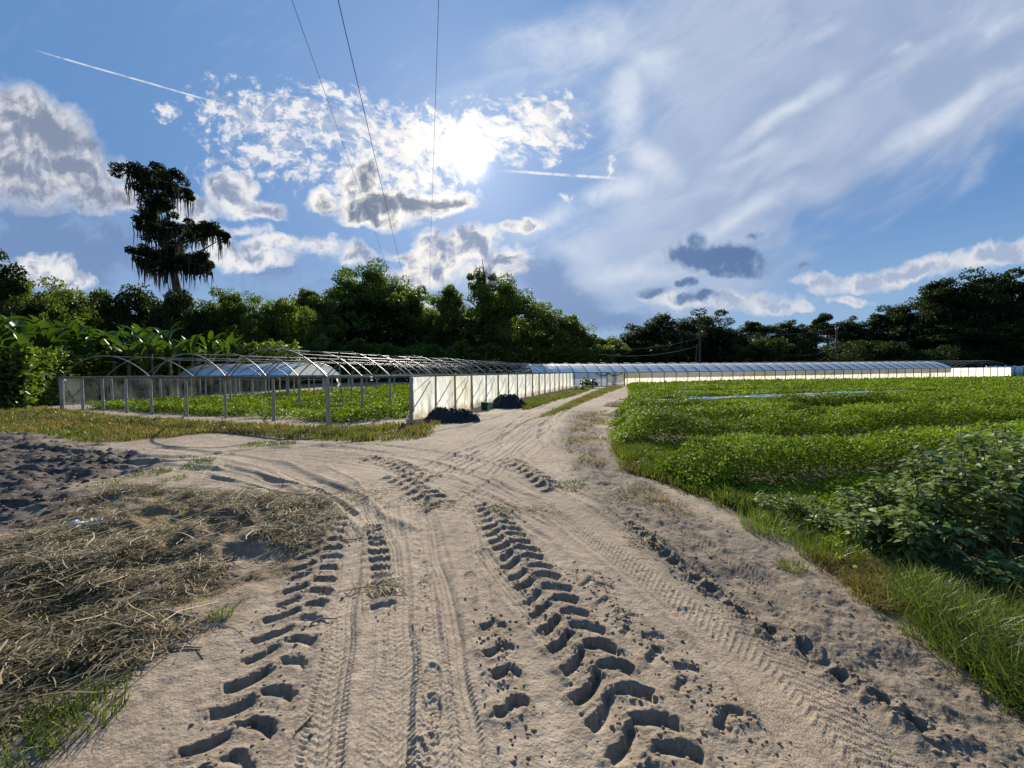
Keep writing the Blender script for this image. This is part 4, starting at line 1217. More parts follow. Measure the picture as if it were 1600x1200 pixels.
def tub(name, px, py, r, h, mat, label, square=False):
    c = G(px, py); c.z = z_at(c)
    ro = empty(name, c, 0, label, "bin" if square else "bucket")
    mb = MB(); k = 4 if square else 16
    prof = [(0.0, 0.01), (r * .84, 0.01), (r, h), (r * 1.06, h), (r * 1.06, h + .025), (r * .95, h + .025), (r * .95, h), (r * .80, .05), (0, .05)]
    th = np.arange(k) * 2 * np.pi / k + (math.pi / 4 if square else 0)
    V = np.array([[(a * math.cos(t) + c.x, a * math.sin(t) + c.y, z + c.z) for t in th] for a, z in prof])
    i, j = np.meshgrid(np.arange(len(prof) - 1), np.arange(k), indexing='ij'); j2 = (j + 1) % k
    mb.add(V.reshape(-1, 3), np.stack([i * k + j, i * k + j2, (i + 1) * k + j2, (i + 1) * k + j], -1).reshape(-1, 4))
    kid(mb, "bin_body", mat, ro, not square)
    mb = MB(); mb.tube([c + Vector((r * math.cos(t), r * 0.2, h * .9 - r * .6 * math.sin(t))) for t in np.linspace(0, math.pi, 9)], .008, 5); kid(mb, "handle", M_STEEL, ro)
tub("green_bin", 757, 641, 0.20, 0.32, simple_mat("green_plastic", (0.01, 0.16, 0.085), (0.014, 0.12, 0.07), 4, .4), "square green plastic bin standing against the milky wall", True)
tub("white_bucket", 766, 638, 0.13, 0.24, simple_mat("pale_bucket_plastic", (0.45, 0.62, 0.55), (0.5, 0.62, 0.58), 4, .4), "small pale bucket just right of the green bin")

# ------------------------------------------------------------------ foliage builders
def unit(rs, n):
    v = rs.normal(size=(n, 3)); return v / np.linalg.norm(v, axis=1)[:, None]

def leaf_quads(C, L, Wd, rs, flat=0.35, d=None):
    """one rhombic leaf per point; flat > 0 turns faces to the sky"""
    n = len(C)
    if d is None:
        d = unit(rs, n)
    nn = unit(rs, n); nn[:, 2] = np.abs(nn[:, 2]) + flat
    w = np.cross(d, nn); w /= np.linalg.norm(w, axis=1)[:, None] + 1e-9
    L = np.broadcast_to(L, n)[:, None] * rs.uniform(0.7, 1.25, (n, 1)); Wd = np.broadcast_to(Wd, n)[:, None] * rs.uniform(0.7, 1.2, (n, 1))
    V = np.stack([C, C + d * L * .45 + w * Wd * .5, C + d * L, C + d * L * .45 - w * Wd * .5], 1).reshape(-1, 3)
    F = np.arange(4 * n).reshape(-1, 4)
    return V, F

def leaf_bent(C, d, L, Wd, rs, droop=0.25):
    """ovate leaf of four triangles, folded on its midrib and drooping"""
    n = len(C)
    d = d / (np.linalg.norm(d, axis=1)[:, None] + 1e-9)
    up = np.tile([0, 0, 1.0], (n, 1)) + rs.normal(0, .35, (n, 3))
    w = np.cross(d, up); w /= np.linalg.norm(w, axis=1)[:, None] + 1e-9
    nn = np.cross(w, d)
    L = np.broadcast_to(L, n)[:, None] * rs.uniform(0.65, 1.2, (n, 1)); Wd = np.broadcast_to(Wd, n)[:, None] * rs.uniform(0.75, 1.2, (n, 1))
    c = C + d * L * .5 - nn * Wd * .12
    tip = C + d * L * .96 - np.array([0, 0, 1.0]) * L * droop
    V = np.stack([C, C + d * L * .42 + w * Wd * .5 + nn * Wd * .08, c, C + d * L * .42 - w * Wd * .5 + nn * Wd * .08, tip], 1).reshape(-1, 3)
    b = np.arange(n)[:, None] * 5
    F = np.concatenate([b + [0, 1, 2], b + [0, 2, 3], b + [2, 1, 4], b + [2, 4, 3]], 0)
    return V, F

def blades(P, H_, Wd, rs, lean=0.5, seg=3, dirs=None):
    """tapering curved grass blades standing on points P"""
    n = len(P)
    az = rs.uniform(0, 2 * np.pi, n) if dirs is None else dirs
    out = np.stack([np.cos(az), np.sin(az), np.zeros(n)], 1); side = np.stack([-np.sin(az), np.cos(az), np.zeros(n)], 1)
    tw = rs.uniform(-1, 1, n)[:, None]; side = side * np.cos(tw) + out * np.sin(tw)
    H_ = np.broadcast_to(H_, n) * rs.uniform(0.55, 1.15, n); ln = rs.uniform(0.15, 1.0, n) * lean
    rowsv = []
    for k in range(seg):
        t = k / seg
        c = P + out * (ln * H_ * t ** 1.8)[:, None] + np.array([0, 0, 1.0]) * (H_ * (t - 0.35 * ln * t * t))[:, None]
        ww = (Wd * (1 - t * .55) * .5)
        rowsv += [c - side * ww, c + side * ww]
    tip = P + out * (ln * H_)[:, None] + np.array([0, 0, 1.0]) * (H_ * (1 - 0.35 * ln))[:, None]
    V = np.stack(rowsv + [tip], 1).reshape(-1, 3); m = 2 * seg + 1
    b = np.arange(n)[:, None] * m
    q = [b + [2 * k, 2 * k + 1, 2 * k + 3, 2 * k + 2] for k in range(seg - 1)]
    return V, [np.concatenate(q), b + [2 * seg - 2, 2 * seg - 1, 2 * seg]]

def straws(P, L, Wd, rs, tilt=0.25):
    """thin bent strips lying about"""
    n = len(P); az = rs.uniform(0, 2 * np.pi, n)
    L = np.broadcast_to(L, n) * rs.uniform(.4, 1.3, n)
    el = rs.normal(0, tilt, n); bend = rs.normal(0, .5, n)
    pts = []
    c = P.copy(); a = az.copy(); e = el.copy()
    for k in range(4):
        pts.append(c.copy())
        c = c + np.stack([np.cos(a) * np.cos(e), np.sin(a) * np.cos(e), np.sin(e)], 1) * (L / 3)[:, None]
        a = a + bend * .6; e = e * .5 - .15 * np.abs(el) + rs.normal(0, .08, n)
    w = np.stack([-np.sin(az), np.cos(az), rs.normal(0, .5, n)], 1) * (np.broadcast_to(Wd, n) * .5)[:, None]
    V = np.stack([q + s * w for q in pts for s in (-1, 1)], 1).reshape(-1, 3)
    b = np.arange(n)[:, None] * 8
    return V, np.concatenate([b + [2 * k, 2 * k + 1, 2 * k + 3, 2 * k + 2] for k in range(3)])

M_BARK = wood_mat("tree_bark", (0.055, 0.046, 0.038), (0.13, 0.11, 0.09))
M_LEAF_OAK = leaf_mat("oak_leaves", (0.070, 0.112, 0.024), (0.185, 0.240, 0.050), 0.50, 0.2, 0.5)
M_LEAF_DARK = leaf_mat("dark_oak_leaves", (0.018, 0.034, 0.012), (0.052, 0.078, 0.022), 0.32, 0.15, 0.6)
M_LEAF_MID = leaf_mat("mid_green_leaves", (0.030, 0.055, 0.015), (0.080, 0.120, 0.028), 0.38, 0.15, 0.6)
M_LEAF_LIGHT = leaf_mat("bright_leaves", (0.070, 0.125, 0.020), (0.150, 0.215, 0.040), 0.48, 0.25, 0.5)
M_MOSS = leaf_mat("hanging_moss", (0.07, 0.075, 0.055), (0.15, 0.15, 0.115), 0.35, 0.1, 0.8, (1, 1, .9))
M_CROP = leaf_mat("crop_leaves", (0.135, 0.215, 0.018), (0.31, 0.42, 0.038), 0.26, 0.10, 0.6, (1.3, 1.25, .35), (0.13, 0.185, 0.02))
M_WEED = leaf_mat("weed_leaves", (0.10, 0.155, 0.045), (0.22, 0.28, 0.09), 0.34, 0.28, 0.5, (1.2, 1.3, .45))
M_STEM = simple_mat("weed_stems", (0.09, 0.10, 0.04), (0.14, 0.10, 0.06), 20, .6)
M_GRASSG = leaf_mat("green_grass_blades", (0.080, 0.120, 0.022), (0.185, 0.230, 0.055), 0.42, 0.25, 0.4, (1.25, 1.3, .4))
M_GRASSD = leaf_mat("dry_grass_blades", (0.17, 0.145, 0.035), (0.36, 0.27, 0.11), 0.40, 0.2, 0.6, (1.1, 1.05, .7), (0.13, 0.16, 0.03))
M_HAY = leaf_mat("hay_straw", (0.22, 0.16, 0.085), (0.60, 0.50, 0.33), 0.25, 0.2, 0.6, (1, .9, .65), (0.30, 0.22, 0.12))
M_HAYDARK = leaf_mat("rotting_hay_straw", (0.09, 0.068, 0.045), (0.36, 0.29, 0.19), 0.18, 0.2, 0.7, (1, .95, .8))
M_BANANA = leaf_mat("banana_leaves", (0.034, 0.070, 0.014), (0.078, 0.135, 0.026), 0.38, 0.35, 0.42, (1.3, 1.35, .4))
M_BSTEM = simple_mat("banana_stem", (0.12, 0.12, 0.05), (0.09, 0.06, 0.035), 6, .6)

class Foliage:
    def __init__(self): self.V = []; self.F = {}; self.n = 0
    def add(self, vf):
        V, F = vf
        for f in (F if isinstance(F, list) else [F]):
            self.F.setdefault(f.shape[1], []).append(np.asarray(f) + self.n)
        self.V.append(V); self.n += len(V)
    def build(self, name, mat, parent=None):
        return mesh_np(name, np.concatenate(self.V), [np.concatenate(v) for v in self.F.values()], mat, parent)

def moss_strips(C, L, rs, w=0.07):
    n = len(C); az = rs.uniform(0, np.pi, n)
    sd = np.stack([np.cos(az), np.sin(az), np.zeros(n)], 1)
    L = np.broadcast_to(L, n) * rs.uniform(.4, 1.4, n); rowsv = []
    for t, ww in ((0, .9), (.4, 1), (.75, .6)):
        c = C + rs.normal(0, .04, (n, 3)) - np.array([0, 0, 1.0]) * (L * t)[:, None]
        rowsv += [c - sd * w * ww * .5, c + sd * w * ww * .5]
    rowsv.append(C - np.array([0, 0, 1.0]) * L[:, None])
    V = np.stack(rowsv, 1).reshape(-1, 3); b = np.arange(n)[:, None] * 7
    return V, [np.concatenate([b + [0, 1, 3, 2], b + [2, 3, 5, 4]]), b + [4, 5, 6]]

def cluster(c, r, n, L, rs, flat=.4):
    """leaf clump: denser on its upper shell, ragged below"""
    d = unit(rs, n); rad = rs.uniform(.35, 1.0, n) ** .5
    P = d * rad[:, None] * np.asarray(r)[None]
    P[:, 2] = np.where(P[:, 2] < 0, P[:, 2] * .6, P[:, 2])
    return leaf_quads(c + P, L, L * .6, rs, flat)

def tree_mesh(seed, h, spread, base=0.22, nlimb=12, nsub=9, leaf=0.40, per=250, crad=1.5, gap=0.0, moss=0.0, topheavy=1.0):
    """returns trunk MB, crown Foliage, moss Foliage for a tree standing at the origin"""
    rs = np.random.RandomState(seed); rg_ = random.Random(seed)
    tr = MB(); cr = Foliage(); ms = Foliage()
    lean = Vector((rg_.uniform(-.05, .05), rg_.uniform(-.05, .05), 0)) * h
    trunk_top = Vector((lean.x, lean.y, h * .80))
    n = 9; R0 = h * 0.026
    tp = [Vector((lean.x * (k / n) ** 1.5 + rg_.uniform(-.12, .12) * (k > 0), lean.y * (k / n) + rg_.uniform(-.12, .12) * (k > 0), h * .80 * k / n)) for k in range(n + 1)]
    tp[0].z = -0.4
    tr.tube(tp, [R0 * (1.25 if k == 0 else 1 - .8 * k / n) for k in range(n + 1)], 8)
    cents = []
    for i in range(nlimb):
        t = base + (0.98 - base) * (i + rg_.random() * .7) / nlimb
        k = min(int(t * n), n - 1); a = tp[k].lerp(tp[k + 1], t * n - k)
        az = i * 2.4 + rg_.uniform(-.5, .5)
        prof = math.sin(math.pi * min(1, (t - base) / (1 - base) * .80 + .22)) ** .6 * topheavy
        ln = spread * .5 * prof * rg_.uniform(.65, 1.05)
        b = a + Vector((math.cos(az) * ln, math.sin(az) * ln, ln * rg_.uniform(.15, .55)))
        b.z = min(b.z, h * .97)
        m = a.lerp(b, .5) + Vector((rg_.uniform(-.3, .3), rg_.uniform(-.3, .3), ln * .12))
        tr.tube([a, m, b], [R0 * .42 * (1 - t * .5), R0 * .26, R0 * .07], 5)
        for j in range(nsub):
            u = rg_.uniform(.35, 1.08); c = a.lerp(m, u * 2) if u < .5 else m.lerp(b, (u - .5) * 2)
            off = Vector((rg_.gauss(0, 1), rg_.gauss(0, 1), rg_.gauss(.25, .7))) * crad * .95
            e = c + off
            if rg_.random() < gap: continue
            e.z = min(e.z, h - .3)
            if j % 2 == 0: tr.tube([c, c.lerp(e, .6) + Vector((0, 0, .1)), e], [R0 * .12, R0 * .08, R0 * .03], 4, False)
            cents.append(e)
    for k in range(5):
        cents.append(Vector((lean.x + rg_.gauss(0, .9), lean.y + rg_.gauss(0, .9), h * rg_.uniform(.84, .95))))
    for e in cents:
        r = crad * rg_.uniform(.6, 1.25)
        cr.add(cluster(np.array(e), (r, r, r * .72), int(per * rg_.uniform(.6, 1.2)), leaf, rs))
        if moss and rg_.random() < moss:
            m = rg_.randint(5, 16)
            C = np.array(e) + rs.normal(0, r * .45, (m, 3)) - [0, 0, r * .3]
            ms.add(moss_strips(C, rg_.uniform(.6, 2.2), rs, .09))
    return tr, cr, ms

PROTO = {}
def proto(kind):
    """build one prototype of each kind; returns its part meshes"""
    if kind in PROTO: return PROTO[kind]
    spec = {'oak_a': dict(seed=3, h=16, spread=15, moss=.25), 'oak_b': dict(seed=8, h=16, spread=14, nlimb=12, moss=.35, gap=.1),
            'oak_c': dict(seed=15, h=16, spread=13, nlimb=13, nsub=8, moss=.15), 'open_a': dict(seed=21, h=18, spread=12, nlimb=13, nsub=7, gap=.22, crad=1.25, base=.25, moss=.25, per=230),
            'open_b': dict(seed=27, h=18, spread=11, nlimb=13, nsub=7, gap=.25, crad=1.15, base=.25, per=230, moss=.6),
            'small_a': dict(seed=33, h=8, spread=8, base=.1, nlimb=10, nsub=8, crad=1.0, leaf=.30, per=230), 'small_b': dict(seed=39, h=8, spread=9, base=.08, nlimb=10, nsub=8, crad=1.0, leaf=.28, per=230),
            'flat_top': dict(seed=45, h=16, spread=13, base=.62, nlimb=8, nsub=7, gap=.1, crad=1.1, topheavy=1.1)}[kind]
    tr, cr, ms = tree_mesh(**spec)
    PROTO[kind] = (spec, tr.build('trunk', M_BARK, None, True), cr.build('crown', M_LEAF_OAK, None), ms.build('hanging_moss', M_MOSS, None) if ms.n else None)
    for o in PROTO[kind][1:]:
        if o: scene.collection.objects.unlink(o)
    if PROTO[kind][3]: PROTO[kind][3]['kind'] = 'stuff'
    return PROTO[kind]

MAT_VARIANT = {}
def variant(me, mat):
    key = (me.name, mat.name)
    if key not in MAT_VARIANT:
        m2 = me.copy(); m2.materials.clear(); m2.materials.append(mat); MAT_VARIANT[key] = m2
    return MAT_VARIANT[key]

def place_tree(kind, px, top, wpx, Y, label, mat=None, name="oak_tree", cat="tree", group="trees behind the hoop houses", rz=None):
    spec, tr, cr, ms = proto(kind)
    d = ray(px, 580); x = d.x / d.y * Y; z0 = float(far_rise(x, Y))
    dt = ray(px, top); ht = EYE + dt.z / dt.y * Y - z0
    ro = empty(name, (x, Y, z0), random.Random(px * 7 + Y).uniform(0, 6.28) if rz is None else rz, label, cat, group)
    sxy = wpx * Y / 600.0 / spec['spread'] * 1.12; sz = ht / (spec['h'] * 0.985)
    for src in (tr, cr, ms):
        if src is None: continue
        o = src.copy(); scene.collection.objects.link(o); o.parent = ro
        if src is cr and mat is not None: o.data = variant(src.data, mat)
        o.scale = (sxy, sxy, sz)
    return ro

TREES = [
 ('open_a', -24, 378, 112, 27, "tall tree at the left edge with a sparse branch against the cloud", M_LEAF_DARK),
 ('small_b', 22, 436, 80, 34, "bushy tree below the sparse branch at the left edge", None),
 ('oak_c', 108, 446, 105, 50, "tree left of the mossy lone tree, behind the tallest banana leaves", None),
 ('open_b', 158, 452, 80, 54, "narrow tree between the left bushy tree and the mossy lone tree", None),
 ('small_a', 215, 452, 84, 46, "rounded dark tree close left of the mossy trunk", M_LEAF_DARK),
 ('small_b', 280, 455, 74, 42, "dark tree wrapping the foot of the mossy lone tree", M_LEAF_DARK),
 ('small_a', 330, 474, 80, 52, "low tree in the dip right of the mossy lone tree", None),
 ('oak_b', 374, 455, 92, 50, "bright rounded tree over the covered tunnel", M_LEAF_LIGHT),
 ('small_b', 432, 470, 90, 52, "lower tree between the bright rounded tree and the mossy grove", None),
 ('oak_a', 482, 452, 110, 66, "broad tree with hanging moss above the near pipe hoops", None),
 ('open_a', 546, 426, 100, 79, "tall tree left shoulder of the highest crown under the wires", None),
 ('oak_c', 598, 413, 118, 82, "highest crown left of where the wires end", None),
 ('oak_b', 640, 446, 74, 84, "sloping tree just right of the highest crown under the wires", None),
 ('small_a', 672, 486, 70, 82, "low tree filling the gap where the rightmost wire ends", None),
 ('oak_a', 704, 446, 84, 79, "rounded tree immediately right of the central gap", None),
 ('open_b', 752, 420, 82, 77, "mossy thin crowned tree with a bare leader rising above the central grove", None),
 ('oak_c', 800, 436, 104, 74, "full leafy tree right of the bare leader, over the milky wall", None),
 ('oak_b', 852, 482, 84, 77, "tree stepping down right of the full leafy tree", None),
 ('oak_a', 894, 492, 84, 79, "last tree of the central grove before the low dip", None),
 ('small_b', 945, 530, 84, 82, "small far tree in the low dip above the doorway", None),
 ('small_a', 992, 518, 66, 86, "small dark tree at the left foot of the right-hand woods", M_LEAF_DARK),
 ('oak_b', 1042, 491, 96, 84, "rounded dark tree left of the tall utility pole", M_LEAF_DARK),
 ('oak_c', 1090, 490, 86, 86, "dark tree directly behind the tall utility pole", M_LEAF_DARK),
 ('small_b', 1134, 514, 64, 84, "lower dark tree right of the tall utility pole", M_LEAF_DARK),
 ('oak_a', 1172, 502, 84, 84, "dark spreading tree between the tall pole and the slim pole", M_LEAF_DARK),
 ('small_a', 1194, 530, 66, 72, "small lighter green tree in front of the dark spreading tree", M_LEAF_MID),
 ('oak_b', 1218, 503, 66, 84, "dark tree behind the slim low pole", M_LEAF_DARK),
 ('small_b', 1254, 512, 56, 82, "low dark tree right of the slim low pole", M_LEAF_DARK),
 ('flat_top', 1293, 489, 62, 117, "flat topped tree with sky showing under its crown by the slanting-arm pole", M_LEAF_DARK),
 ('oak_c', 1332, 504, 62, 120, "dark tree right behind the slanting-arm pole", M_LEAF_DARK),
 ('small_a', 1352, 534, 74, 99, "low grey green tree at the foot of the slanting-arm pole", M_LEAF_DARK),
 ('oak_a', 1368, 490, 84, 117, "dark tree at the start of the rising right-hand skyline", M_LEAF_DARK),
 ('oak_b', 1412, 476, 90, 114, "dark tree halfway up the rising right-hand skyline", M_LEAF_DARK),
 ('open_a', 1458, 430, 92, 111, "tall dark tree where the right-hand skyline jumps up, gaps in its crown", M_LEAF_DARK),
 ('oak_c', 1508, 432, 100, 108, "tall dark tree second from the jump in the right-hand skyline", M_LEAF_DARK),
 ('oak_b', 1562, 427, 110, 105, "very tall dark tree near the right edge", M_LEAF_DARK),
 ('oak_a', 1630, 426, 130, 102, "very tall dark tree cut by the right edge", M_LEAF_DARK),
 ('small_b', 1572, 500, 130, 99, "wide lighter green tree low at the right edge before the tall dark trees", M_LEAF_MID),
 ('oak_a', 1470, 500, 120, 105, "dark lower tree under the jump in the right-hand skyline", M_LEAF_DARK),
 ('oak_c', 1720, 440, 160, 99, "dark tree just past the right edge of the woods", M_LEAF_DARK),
 ('oak_b', -130, 430, 160, 42, "tree just past the left edge behind the banana plants", None),
]
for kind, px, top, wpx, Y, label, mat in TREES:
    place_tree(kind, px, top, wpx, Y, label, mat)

# bare leader and moss over the central grove
rs = np.random.RandomState(77)
def on3(px, py, Y):
    d = ray(px, py); return Vector((d.x / d.y * Y, Y, EYE + d.z / d.y * Y))
b0 = on3(757, 575, 76); b0.z = 0
sn = empty("dead_tree", b0, 0, "bare dead trunk draped in grey moss, poking above the central grove", "dead tree")
tr = MB(); pts = [b0 - Vector((0, 0, .4)), on3(756, 520, 76), on3(754, 470, 76), on3(757, 430, 76), on3(753, 404, 76)]
tr.tube(pts, [.36, .32, .25, .15, .04], 7)
tips = []
for (ax, ay, bx_, by_) in ((755, 470, 740, 445), (756, 450, 770, 432), (755, 485, 775, 470), (756, 500, 736, 485), (756, 440, 746, 425)):
    tr.tube([on3(ax, ay, 76), on3((ax + bx_) / 2, (ay + by_) / 2 + 2, 75.6), on3(bx_, by_, 75)], [.09, .06, .02], 5); tips += [on3(bx_, by_, 75), on3((ax + bx_) / 2, (ay + by_) / 2, 75.6)]
kid(tr, "trunk", M_BARK, sn, True)
f = Foliage()
for tpt in tips + pts[2:4]:
    f.add(moss_strips(np.array(tpt) + rs.normal(0, .35, (22, 3)), 1.9, rs, .08))
o = f.build("hanging_moss", M_MOSS); o['kind'] = 'stuff'; o.data.transform(Matrix.Translation(-b0)); o.parent = sn

# ------------------------------------------------------------------ the lone moss-hung tree
Yc = 45.0
base = on3(279, 560, Yc); base.z = 0
lone = empty("mossy_tree", base, 0, "tall lone tree with ragged tiers hung with moss, left of the clouds", "tree")
tr = MB()
tk = [base - Vector((0, 0, .5)), on3(279, 520, Yc), on3(278, 460, Yc), on3(272, 425, Yc), on3(258, 395, Yc), on3(250, 360, Yc), on3(243, 325, Yc), on3(246, 295, Yc), on3(243, 272, Yc)]
tr.tube(tk, [.55, .5, .45, .38, .30, .24, .18, .12, .05], 10)
BL = [(212, 277, 21, 13), (222, 270, 20, 11), (244, 272, 22, 12), (266, 281, 19, 14), (238, 291, 18, 14), (262, 297, 15, 11), (282, 301, 11, 7), (294, 306, 9, 7), (236, 312, 19, 14), (252, 325, 15, 13),
      (232, 335, 17, 14), (246, 350, 15, 12), (224, 350, 12, 10), (238, 364, 13, 9), (262, 360, 20, 9), (288, 358, 20, 8), (318, 357, 17, 10), (334, 363, 18, 12), (349, 372, 9, 9), (306, 368, 15, 8),
      (266, 376, 24, 10), (222, 396, 18, 11), (240, 394, 20, 13), (262, 400, 24, 15), (288, 397, 22, 12), (310, 404, 17, 12), (322, 417, 12, 12), (228, 412, 15, 11), (250, 420, 18, 11), (298, 418, 16, 10), (276, 415, 20, 10)]
fol = Foliage(); ms = Foliage(); sc_ = Yc / 600.0
for i, (bx_, by_, rx, ry) in enumerate(BL):
    c = on3(bx_, by_, Yc + random.Random(i).uniform(-1.6, 1.6))
    near_t = min(tk, key=lambda p: (p - c).length + max(0, p.z - c.z) * 1.5)
    tr.tube([near_t, near_t.lerp(c, .55) + Vector((0, 0, .3)), c], [.13, .08, .03], 5)
    for k in range(8):
        cc = np.array(c) + np.clip(rs.normal(0, 1, 3), -1.3, 1.3) * [rx * sc_ * .52, rx * sc_ * .6, ry * sc_ * .45]
        fol.add(cluster(cc, (rx * sc_ * .36, rx * sc_ * .42, ry * sc_ * .55), 190, .26, rs, .2))
    n = int(rx * 2.6)
    C = np.array(c) + np.stack([rs.uniform(-1, 1, n) * rx * sc_ * .8, rs.normal(0, .5, n), rs.uniform(-.9, 0, n) * ry * sc_], 1)
    C = C[:: 2].repeat(2, 0) + rs.normal(0, .10, (len(C[::2]) * 2, 3))
    ms.add(moss_strips(C, rs.choice([.3, .6, .9, 1.3, 2.2], len(C)), rs, .13))
ms.add(moss_strips(np.array(on3(198, 284, Yc)) + rs.normal(0, .12, (14, 3)), 2.2, rs, .06))
tr.tube([on3(222, 336, Yc), on3(212, 330, Yc), on3(203, 326, Yc)], [.12, .07, .02], 5)
kid(tr, "trunk", M_BARK, lone, True)
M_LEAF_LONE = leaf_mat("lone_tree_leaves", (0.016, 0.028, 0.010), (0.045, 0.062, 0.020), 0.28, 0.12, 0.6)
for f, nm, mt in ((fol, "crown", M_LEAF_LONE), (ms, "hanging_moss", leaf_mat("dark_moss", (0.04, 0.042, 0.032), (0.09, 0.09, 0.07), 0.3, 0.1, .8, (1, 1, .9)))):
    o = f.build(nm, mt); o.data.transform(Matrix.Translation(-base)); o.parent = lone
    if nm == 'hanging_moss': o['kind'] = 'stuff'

# ------------------------------------------------------------------ undergrowth and woods behind (one mass each)
def mass(name, label, pts, top_fn, depth, n, L, mat, seed):
    """leaf mass standing on the ground along a line of (px, Y)"""
    rs = np.random.RandomState(seed)
    t = rs.uniform(0, 1, n); xs = np.interp(t, np.linspace(0, 1, len(pts)), [p[0] for p in pts]); Ys = np.interp(xs, [p[0] for p in pts], [p[1] for p in pts])
    Yd = Ys + rs.uniform(0, depth, n)
    X = np.array([(px - 800) / FPX for px in xs]) * Yd
    topy = top_fn(xs) + (fbm(X * .35, Yd * .35, 3, seed) - .5) * 46
    hmax = np.maximum(0.6, (581 - (xs - 800) * .006 - topy) / FPX * Yd + EYE)
    z = hmax * (1 - rs.uniform(0, 1, n) ** 1.8) + far_rise(X, Yd)
    V, F = leaf_quads(np.stack([X, Yd, z], 1), L, L * .6, rs, .4)
    o = mesh_np(name, V, F, mat); tag(o, label, None, None, 'stuff'); return o
sky_x = [-300, 0, 100, 200, 300, 400, 480, 560, 620, 660, 700, 780, 850, 900, 935, 980, 1040, 1100, 1140, 1200, 1260, 1300, 1400, 1450, 1600, 1900]
sky_t = [470, 470, 478, 485, 490, 490, 485, 465, 470, 505, 480, 470, 505, 520, 545, 545, 525, 525, 540, 535, 540, 540, 520, 480, 468, 470]
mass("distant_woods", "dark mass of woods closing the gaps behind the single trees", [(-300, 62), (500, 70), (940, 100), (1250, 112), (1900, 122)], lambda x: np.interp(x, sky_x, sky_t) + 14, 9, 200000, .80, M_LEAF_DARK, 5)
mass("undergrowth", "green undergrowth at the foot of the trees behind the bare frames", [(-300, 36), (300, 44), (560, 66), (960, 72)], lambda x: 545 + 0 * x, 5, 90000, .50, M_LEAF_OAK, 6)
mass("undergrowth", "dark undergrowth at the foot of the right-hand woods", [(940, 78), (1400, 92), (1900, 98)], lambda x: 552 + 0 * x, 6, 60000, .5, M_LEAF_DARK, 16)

# ------------------------------------------------------------------ banana plants
def banana_leaf(rs, L, Wd, az, el, droop):
    n = 12; m = 2; pts = []
    p = np.array([0.0, 0, 0]); e = el; rowsv = []
    side = np.array([-math.sin(az), math.cos(az), 0])
    for k in range(n + 1):
        t = k / n
        w = Wd * .5 * (0.10 if t < .12 else math.sin(math.pi * min(1, (t - .08) * .98 / .92 + .02)) ** .55)
        fwd = np.array([math.cos(az) * math.cos(e), math.sin(az) * math.cos(e), math.sin(e)])
        nrm = np.cross(side, fwd) * -1
        ragL = 1 - (rs.uniform(0, .45) if rs.rand() < .35 else 0); ragR = 1 - (rs.uniform(0, .45) if rs.rand() < .35 else 0)
        rowsv += [p + side * w * ragL + nrm * w * .35, p, p - side * w * ragR + nrm * w * .35]
        p = p + fwd * L / n; e -= droop / n * (0.5 + 1.4 * t)
    V = np.array(rowsv); F = []
    for k in range(n):
        for j in range(2):
            F.append([3 * k + j, 3 * k + j + 1, 3 * k + j + 4, 3 * k + j + 3])
    return V, np.array(F)

def banana_proto(seed):
    rs = np.random.RandomState(seed); out = []
    hst = 2.2; spots = [(0, 0, 2.6), (.9, .5, 1.9), (-.8, .6, 1.3), (.1, -1.0, 2.1)]
    for (sx_, sy_, sh_) in spots:
        st = MB(); st.tube([(sx_, sy_, -.2), (sx_ + 0.03, sy_, sh_ * .5), (sx_ + .05, sy_ + .03, sh_)], [.15, .11, .07], 10); out.append(('pseudostem', st.build('pseudostem', M_BSTEM, None, True)))
    for k in range(34):
        sx_, sy_, hst = spots[k % 4]; hst *= rs.uniform(.85, 1.05)
        f = Foliage()
        V, F = banana_leaf(rs, rs.uniform(1.2, 1.95), rs.uniform(.28, .44), k * 2.399 / 1.7 + rs.uniform(-.3, .3), rs.uniform(.9, 1.5) if k < 26 else rs.uniform(.3, .8), rs.uniform(.35, 1.5))
        f.add((V + [sx_ + .05, sy_ + .03, hst * (.93 if k < 26 else .75)], F)); out.append(('leaf', f.build('leaf', M_BANANA, None)))
    for nm, o in out: scene.collection.objects.unlink(o)
    return out
BP = [banana_proto(s) for s in (5, 6, 7)]
banana = [(-60, 19, 1.15), (-5, 18.5, 1.1), (40, 20.5, 1.15), (85, 23, 1.2), (28, 24, 1.25), (120, 24.5, 1.2), (150, 27, 1.15), (178, 25, 1.1), (205, 28, 1.25), (238, 26.5, 1.1), (262, 30, 1.3), (300, 30, 1.15),
          (330, 33, 1.25), (365, 35, 1.2), (398, 37, 1.1), (100, 29, 1.35), (60, 27, 1.3), (-110, 22, 1.2), (225, 32, 1.35), (-30, 25, 1.3)]
where = ["cut by the left edge, low leaves reaching toward the clear sheet", "nearest the left edge of the photo", "left of the clear side sheet, with leaves hanging over the grass", "just behind the left corner of the clear sheet",
         "second back from the left edge, under the bushy tree", "behind the front posts of the clear sheet", "between the clear sheet and the narrow tree", "above the middle of the clear side sheet", "left of the mossy lone tree, standing tall",
         "in front of the mossy trunk, over the bare hoops", "directly below the mossy lone tree", "above the left gable of the covered tunnel", "over the left half of the covered tunnel roof", "over the middle of the covered tunnel roof",
         "rightmost of the clump, over the right end of the tunnel roof", "tallest one at the back on the left", "at the back, left of the tallest one", "just outside the left edge", "at the back under the mossy lone tree", "at the back behind the left edge plants"]
